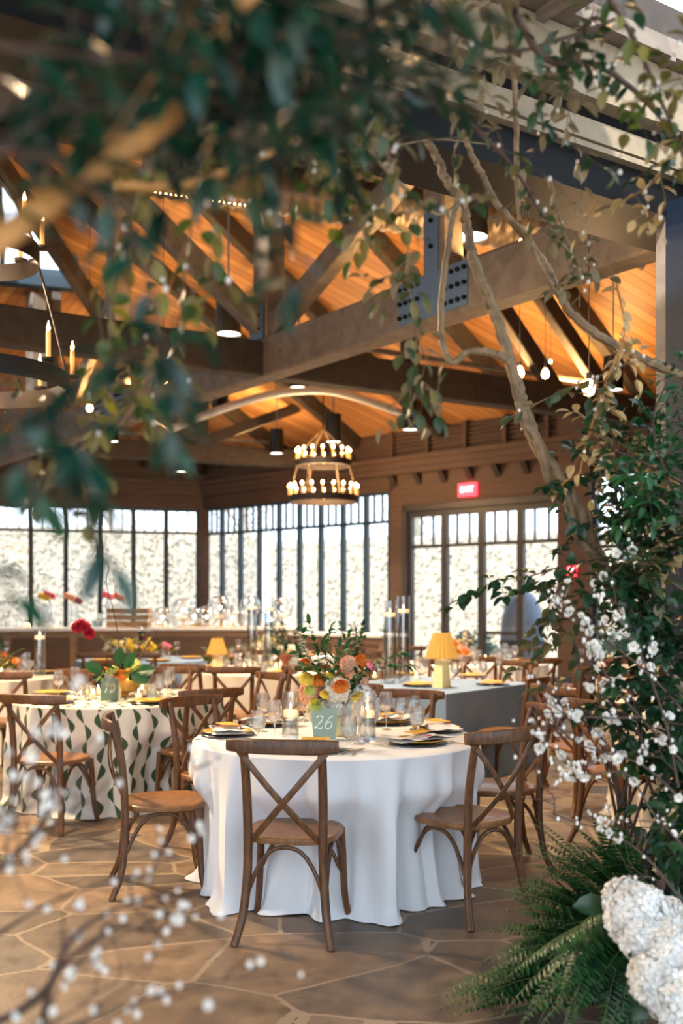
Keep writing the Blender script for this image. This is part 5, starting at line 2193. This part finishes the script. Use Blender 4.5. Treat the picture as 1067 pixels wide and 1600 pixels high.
# blurred close leaves top left
random.seed(20)
close = [([(-60, 420, .95), (60, 330, 1.0), (160, 255, 1.05), (270, 180, 1.1), (340, 60, 1.15), (420, -40, 1.2)], .014, .008, 'thick orange-barked branch with blurred leaves rising across the top left', 'bark_orange', 22),
         ([(-60, 60, .95), (60, 80, 1.0), (200, 90, 1.02), (330, 100, 1.08), (450, 130, 1.12)], .004, .002, 'blurred leafy spray across the very top left corner', 'bark_dark', 26),
         ([(150, -60, 1.0), (240, 40, 1.05), (350, 80, 1.1), (470, 60, 1.15), (600, 90, 1.3)], .004, .002, 'blurred leafy spray along the top edge left of centre', 'bark_dark', 24),
         ([(-60, 250, .9), (50, 240, .95), (150, 300, 1.0), (220, 400, 1.05), (250, 520, 1.08), (265, 640, 1.1)], .004, .002, 'blurred teal-leaved vine drooping down the left side', 'bark_dark', 16),
         ([(-60, 560, 1.0), (10, 620, 1.0), (30, 700, 1.0), (60, 780, 1.0)], .003, .002, 'dark blurred leaves at the left edge beside the chandelier', 'bark_dark', 12),
         ([(-60, 860, .95), (-10, 890, .95), (20, 930, .95)], .003, .002, 'dark blurred leaves at the left edge level with the windows', 'bark_dark', 7),
         ([(60, 170, 1.2), (180, 170, 1.25), (300, 180, 1.3), (420, 150, 1.35), (540, 120, 1.5)], .004, .002, 'blurred leafy spray below the thick branch in the upper left', 'bark_dark', 26),
         ([(350, -60, 1.3), (420, 30, 1.35), (520, 110, 1.4), (600, 160, 1.5), (650, 100, 1.6)], .004, .002, 'blurred dark leaves at the top centre', 'bark_dark', 22),
         ([(100, 640, 1.1), (150, 690, 1.1), (150, 745, 1.12)], .002, .001, 'blurred pale teal leaf cluster over the left windows top', 'bark_dark', 2)]
for i, (pts, r0, r1, lab, sm, tw) in enumerate(close):
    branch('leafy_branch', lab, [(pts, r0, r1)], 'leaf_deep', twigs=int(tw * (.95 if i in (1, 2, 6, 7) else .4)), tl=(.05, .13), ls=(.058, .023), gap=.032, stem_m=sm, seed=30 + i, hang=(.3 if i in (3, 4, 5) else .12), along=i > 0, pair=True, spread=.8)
branch('leafy_branch', 'small pale teal leaves hanging at the lower end of the left vine', [([(230, 560, 1.05), (245, 640, 1.05), (262, 690, 1.05)], .002, .001)], 'leaf_deep', twigs=3, tl=(.03, .06), ls=(.05, .018), gap=.02, seed=48, hang=1.0)

# mid-distance sprays, sharper: yellow-green and tan leaves with white buds
midb = [([(180, 290, 1.7), (280, 290, 1.75), (370, 262, 1.8), (450, 225, 1.9), (520, 200, 2.1)], .009, .005, 'orange-lit branch with yellow-green leaves above the pendant lamp', 'bark_orange', 'leaf_olive', 16, (.05, .14)),
        ([(470, -20, 1.9), (480, 90, 2.0), (475, 180, 2.05), (500, 260, 2.1), (560, 320, 2.2)], .006, .003, 'upright spray of yellow-green leaves left of the top centre', 'bark', 'leaf_olive', 15, (.05, .12)),
        ([(440, 240, 2.2), (520, 260, 2.3), (590, 330, 2.4), (640, 370, 2.5)], .005, .003, 'leafy spray with white buds in front of the truss', 'vine_stem', 'leaf_olive', 15, (.05, .12)),
        ([(560, 60, 2.4), (640, 120, 2.5), (720, 180, 2.6), (800, 260, 2.7), (850, 340, 2.8)], .008, .004, 'dark branch with olive leaves crossing the header beam', 'bark_dark', 'leaf_silver', 17, (.06, .16)),
        ([(640, -30, 2.2), (700, 40, 2.3), (790, 80, 2.4), (880, 60, 2.5), (960, 30, 2.6)], .007, .004, 'leafy branch along the top edge right of centre', 'bark_dark', 'leaf_silver', 22, (.08, .2)),
        ([(780, -30, 2.3), (850, 90, 2.4), (930, 100, 2.5), (1000, 150, 2.6), (1075, 230, 2.7)], .010, .006, 'shaded branch below the bright sky gap at the top right', 'bark_dark', 'leaf_dark', 34, (.08, .2)),
        ([(940, -20, 2.2), (990, 60, 2.3), (1030, 150, 2.4), (1075, 260, 2.5)], .006, .004, 'branch of olive leaves against the sky at the top right corner', 'bark_dark', 'leaf_olive', 12, (.08, .2)),
        ([(1080, 200, 2.6), (1040, 260, 2.7), (1000, 300, 2.8), (930, 330, 2.9)], .006, .004, 'spray of tan leaves before the right end of the header', 'bark', 'leaf_gold', 9, (.05, .14)),
        ([(560, 100, 2.0), (600, 190, 2.1), (610, 260, 2.2), (640, 350, 2.3)], .004, .002, 'spray of tan-backed leaves left of the willow tip', 'bark', 'leaf_silver', 13, (.05, .12)),
        ([(290, 250, 1.9), (300, 330, 1.95), (290, 420, 2.0), (280, 500, 2.1), (250, 590, 2.2)], .003, .0015, 'thin vine with olive leaves hanging left of the pendant lamp', 'bark', 'leaf_olive', 14, (.04, .12)),
        ([(400, 150, 1.8), (300, 220, 1.8), (230, 290, 1.85), (180, 420, 1.9), (170, 560, 1.95)], .004, .002, 'vine of small leaves hanging over the left truss', 'bark', 'leaf_olive', 22, (.05, .15)),
        ([(860, 280, 2.9), (880, 360, 3.0), (905, 420, 3.05), (905, 480, 3.1)], .004, .002, 'hanging twig of olive leaves before the right end of the main beam', 'bark', 'leaf_silver', 10, (.05, .12)),
        ([(960, 430, 3.2), (975, 520, 3.2), (945, 600, 3.25), (920, 680, 3.3), (905, 740, 3.3)], .004, .003, 'thin reddish twig with small tan leaves beside the right post', 'bark_orange', 'leaf_gold', 14, (.05, .13)),
        ([(1000, 560, 3.3), (930, 590, 3.3), (860, 620, 3.35), (790, 655, 3.4)], .003, .0015, 'thin twig with a few leaves beside the brightest bulb', 'bark', 'leaf_silver', 7, (.05, .1))]
for i, (pts, r0, r1, lab, sm, lm, tw, tl) in enumerate(midb):
    branch('leafy_branch', lab, [(pts, r0, r1)], lm, twigs=tw, tl=tl, ls=(.048, .028), gap=.034, stem_m=sm, seed=60 + i, hang=.35, buds=14, along=i not in (0,), spread=.9)
# hanging vine in the centre
branch('hanging_vine', 'leafy vine hanging straight down in the centre before the truss', [([(638, 369, 2.5), (637, 440, 2.55), (650, 500, 2.6), (648, 570, 2.65), (640, 640, 2.7), (665, 668, 2.7)], .0025, .0015)], 'leaf_silver', twigs=16, tl=(.04, .10), ls=(.048, .030), gap=.032, seed=80, hang=.6, cat='vine')
branch('hanging_vine', 'long thin bare vine crossing the left chandelier', [([(290, 380, 2.0), (255, 480, 2.0), (240, 560, 2.0), (190, 660, 2.0), (90, 720, 2.0)], .002, .0015)], 'leaf_silver', twigs=10, tl=(.04, .09), ls=(.035, .028), gap=.04, seed=81, hang=.5, along=False, stem_m='bark_orange', cat='vine')

# right-hand shrub
for i, (pts, lab, lm, tw, ls) in enumerate((
        ([(1040, 1000, 3.4), (1000, 930, 3.4), (960, 880, 3.35), (900, 880, 3.35), (830, 900, 3.35)], 'leafy branch reaching left across the right glass door', 'leaf_dark', 30, (.050, .032)),
        ([(1060, 1050, 3.45), (1010, 960, 3.4), (980, 850, 3.4), (960, 760, 3.4), (950, 690, 3.4)], 'tall branch of dark oval leaves in the middle of the right shrub', 'leaf_dark', 44, (.050, .032)),
        ([(1060, 900, 3.35), (1030, 800, 3.35), (990, 720, 3.35), (965, 700, 3.35)], 'spray of pale tan leaves in the right shrub', 'leaf_gold', 26, (.052, .032)),
        ([(1080, 820, 3.2), (1040, 740, 3.25), (1020, 660, 3.25), (1040, 600, 3.25)], 'bright green pointed leaves before the dark post', 'leaf_bright', 17, (.052, .020)),
        ([(1080, 760, 3.25), (1000, 720, 3.25), (950, 700, 3.3), (925, 690, 3.3)], 'arching spray of pointed dark leaves over the right window', 'leaf_bright', 15, (.052, .022)),
        ([(1080, 1180, 3.4), (1050, 1060, 3.4), (1030, 960, 3.35), (1040, 860, 3.3)], 'dense dark leaves down the right picture edge', 'leaf_dark', 54, (.050, .030)),
        ([(1070, 1200, 3.4), (1000, 1150, 3.35), (950, 1090, 3.3), (940, 1120, 3.3)], 'large dark glossy leaves above the ferns', 'leaf_dark', 16, (.075, .042)),
        ([(1080, 930, 3.3), (1030, 900, 3.3), (990, 900, 3.3), (940, 960, 3.3)], 'silvery-backed leaves in the centre of the right shrub', 'leaf_silver', 28, (.052, .030)),
        ([(900, 890, 3.35), (860, 950, 3.35), (900, 1010, 3.35), (905, 1060, 3.35)], 'drooping twig with tan leaves before the right pillar', 'leaf_silver', 6, (.05, .03)),
        ([(1085, 1330, 3.4), (1070, 1220, 3.4), (1060, 1120, 3.4)], 'shaded dark foliage above the white hydrangeas', 'leaf_dark', 34, (.065, .036)),
        ([(1085, 700, 3.25), (1060, 640, 3.25), (1075, 560, 3.25)], 'bright small leaves at the right edge below the willow', 'leaf_bright', 10, (.040, .015)))):
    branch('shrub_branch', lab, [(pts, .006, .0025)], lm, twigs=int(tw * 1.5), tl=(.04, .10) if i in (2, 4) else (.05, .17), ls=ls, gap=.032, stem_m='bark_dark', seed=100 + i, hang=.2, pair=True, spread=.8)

# white blossom branches on the right
for i, (pts, lab, b_n, bu) in enumerate((
        ([(1075, 1120, 3.2), (1020, 1060, 3.15), (960, 1010, 3.1), (910, 975, 3.1), (850, 930, 3.05)], 'blossom branch pointing up left from the shrub at window height', 26, 30),
        ([(1075, 1200, 3.1), (1000, 1120, 3.1), (950, 1060, 3.1), (930, 1010, 3.1), (905, 970, 3.1), (862, 940, 3.1)], 'steep blossom branch with a dense white cluster at its tip', 40, 30),
        ([(1075, 1260, 3.0), (1010, 1200, 3.0), (960, 1180, 3.0), (900, 1160, 3.0), (840, 1105, 3.0)], 'blossom branch reaching left over the chair at the right', 34, 30),
        ([(1000, 1120, 3.05), (950, 1122, 3.05), (890, 1118, 3.05), (825, 1112, 3.05)], 'level blossom twig before the right-hand chair seats', 22, 18),
        ([(1075, 1420, 3.0), (1010, 1340, 3.0), (950, 1300, 3.0), (900, 1285, 3.0), (862, 1271, 3.0)], 'bare dark twig with a few buds above the ferns', 3, 10),
        ([(1075, 1330, 3.0), (1020, 1270, 3.0), (980, 1210, 3.0), (920, 1210, 3.0), (880, 1213, 3.0)], 'blossom twig with round white buds at chair seat height', 24, 60),
        ([(1060, 1230, 3.0), (1040, 1130, 3.0), (1000, 1020, 3.0), (960, 960, 3.0)], 'upright blossom branch inside the right shrub', 34, 40))):
    branch('blossom_branch', lab, [(pts, .0045, .0018)], 'leaf_olive' if i in (5,) else None, twigs=12, tl=(.05, .16), ls=(.02, .01), gap=.05, stem_m='bark_dark', seed=130 + i, blossoms=int(b_n * .6), buds=bu, bsize=.0145, spread=.6)

# blurred blossom branches bottom left
for i, (pts, lab, b_n, r0) in enumerate((
        ([(-80, 1420, 1.45), (20, 1340, 1.5), (75, 1270, 1.52), (90, 1200, 1.55), (150, 1150, 1.6)], 'blurred blossom branch rising at the left before the leaf-print table', 16, .007),
        ([(-60, 1620, 1.5), (60, 1560, 1.5), (110, 1470, 1.5), (180, 1420, 1.55), (280, 1390, 1.6)], 'thick blurred dark blossom branch in the lower left corner', 12, .008),
        ([(60, 1620, 1.5), (90, 1520, 1.5), (160, 1460, 1.55), (210, 1440, 1.6)], 'forked blurred branch beside the lower left corner', 10, .007),
        ([(-60, 1500, 1.5), (60, 1420, 1.55), (160, 1380, 1.6), (240, 1360, 1.65)], 'blurred budded twig above the lower left corner', 12, .004),
        ([(60, 1620, 1.4), (180, 1580, 1.45), (300, 1540, 1.5), (430, 1520, 1.55)], 'faint blurred twigs along the bottom edge', 8, .003),
        ([(-60, 1240, 1.4), (30, 1260, 1.45), (60, 1180, 1.5), (110, 1120, 1.55)], 'blurred grey-green blossom spray at the left edge', 16, .004),
        ([(-60, 1350, 1.5), (60, 1345, 1.5), (160, 1320, 1.55), (280, 1340, 1.6)], 'blurred level twig with white buds left of the side-on chair', 12, .003))):
    branch('blossom_branch', lab, [(pts, r0, .0015)], None, twigs=9, tl=(.05, .14), stem_m='bark_dark', seed=160 + i, blossoms=max(2, b_n // 5), buds=16, bsize=.011, spread=.6)

# ------------------------------------------------------------------ ferns and hydrangeas
random.seed(50)


def frond(st, lf, base, tip, rise, wd):
    base, tip = V(base), V(tip)
    mid_ = base.lerp(tip, .5) + V((0, 0, rise))
    pts = []
    n = 30
    for i in range(n + 1):
        u_ = i / n
        pts.append(base * (1 - u_) ** 2 + mid_ * 2 * u_ * (1 - u_) + tip * u_ * u_)
    st.sweep(pts, [.0022 * (1 - .7 * i / n) for i in range(n + 1)], 4)
    for i in range(2, n):
        u_ = i / n
        d = (pts[i + 1] - pts[i - 1]).normalized()
        sd = d.cross(V((0, 0, 1)))
        if sd.length < .1:
            sd = d.orthogonal()
        sd.normalize()
        nn = sd.cross(d)
        w_ = wd * math.sin(PI * min(1, u_ * .92 + .08)) ** .7 * (1.05 - .45 * u_)
        for s in (-1, 1):
            p_ = pts[i]
            lf.leaf(p_, sd * s + d * .25 + rv(.08) - V((0, 0, .12)), nn, w_, min(w_ * .22, (pts[-1] - pts[0]).length / n * .62) + .002, .25, .1, 1.25)


FB = V((1.12, 3.55, .25))
ferns = [((705, 1572), 3.62, .10, .30, 'fern clump sprawling lowest on the floor towards the white table'), ((800, 1440), 3.6, .30, .34, 'fern clump with arching fronds behind the hydrangeas'), ((850, 1300), 3.6, .42, .3, 'light-tipped fern clump rising highest beside the chairs'),
         ((900, 1600), 3.2, .35, .34, 'dark fern clump at the bottom edge below the hydrangeas')]
spec = [
    (0, 24, [(690, 1578), (720, 1590), (770, 1560), (735, 1560), (760, 1592), (700, 1566)], (960, 1530), 3.62),
    (1, 30, [(790, 1400), (800, 1450), (770, 1500), (760, 1540), (830, 1380), (790, 1470), (850, 1430)], (980, 1500), 3.5),
    (2, 20, [(850, 1300), (880, 1330), (860, 1370), (900, 1290), (830, 1350), (890, 1400), (930, 1340), (945, 1300)], (1010, 1470), 3.5),
    (3, 26, [(800, 1610), (860, 1620), (900, 1560), (850, 1560), (930, 1640), (960, 1600), (1010, 1640), (880, 1510), (820, 1530)], (1000, 1450), 3.2)]
for idx, n, tips, bs, Y in spec:
    lab = ferns[idx][4]
    t = thing('fern', lab, 'fern')
    st, lf = MB(), MB()
    for k in range(int(n * 1.7)):
        tx, ty = tips[k % len(tips)]
        Yk = Y + random.uniform(-.18, .18)
        tip = at(tx + random.uniform(-35, 35), ty + random.uniform(-25, 25), Yk)
        tip.z = max(tip.z, .02)
        b0 = at(bs[0] + random.uniform(-40, 60), bs[1] + random.uniform(-30, 40), Y + .05)
        b0.z = max(.03, b0.z)
        frond(st, lf, b0, tip, random.uniform(.05, .20), random.uniform(.052, .078))
    st.build('stem', M['vine_stem'], t)
    lf.build('fronds', M['fern'], t)
# foliage mass behind
t = thing('ground_foliage', 'dense dark leaves packed behind the ferns at the foot of the arch', 'foliage')
st, lf = MB(), MB()
for k in range(1500):
    q_ = V((random.uniform(.82, 1.75), random.uniform(3.42, 4.0), random.uniform(.02, .85)))
    if q_.x < .85 + q_.z * .5:
        continue
    lf.leaf(q_, rv(), rv(), .09, .045)
for k in range(30):
    x = random.uniform(1.0, 1.6)
    st.sweep([(x, 3.7, .02), (x + random.uniform(-.1, .1), 3.65, .5), (x + random.uniform(-.15, .15), 3.6, 1.0)], .006, 5)
st.build('stem', M['bark_dark'], t)
lf.build('leaves', M['leaf_dark'], t)
t = thing('planter_box', 'dark low planter hidden under the ferns holding the arch', 'planter', (1.4, 3.72, 0))
mb = MB()
mb.lathe([(.001, 0), (.26, 0), (.30, .28), (.28, .28), (.25, .22), (.001, .22)], 20)
mb.build('tub', M['dark_cloth'], t)
for px, py, Y, r_, lab in ((995, 1430, 3.02, .092, 'white hydrangea head at the upper left of the group'), (1008, 1465, 2.95, .070, 'white hydrangea head tucked below the upper left one'), (1045, 1440, 3.08, .065, 'creamy hydrangea head behind the group'), (1050, 1490, 2.9, .092, 'white hydrangea head in the middle of the group'), (1030, 1530, 2.85, .080, 'white hydrangea head at the lower left of the group'),
                           (1070, 1560, 2.8, .095, 'lowest white hydrangea head at the right picture edge'), (975, 1405, 3.05, .055, 'small white hydrangea head at the top of the group')):
    t = thing('hydrangea', lab, 'flower')
    c_ = at(px, py, Y)
    floret_ball(c_, r_, 330, M['petal_white'], 'flower_head', t, .024)
    st = MB()
    st.sweep(catmull([c_, c_ + V((.08, .15, -.12)), V((c_.x + .2, 3.5, .25))], 5), .005, 5)
    st.build('stem', M['vine_stem'], t)
    lf = MB()
    for k in range(4):
        lf.leaf(c_ + V((random.uniform(-.05, .05), .05, -r_ * .6)), rv(1) + V((0, .3, -.3)), rv(.5) + V((0, -1, 1)), .11, .07)
    lf.build('leaves', M['leaf_dark'], t)
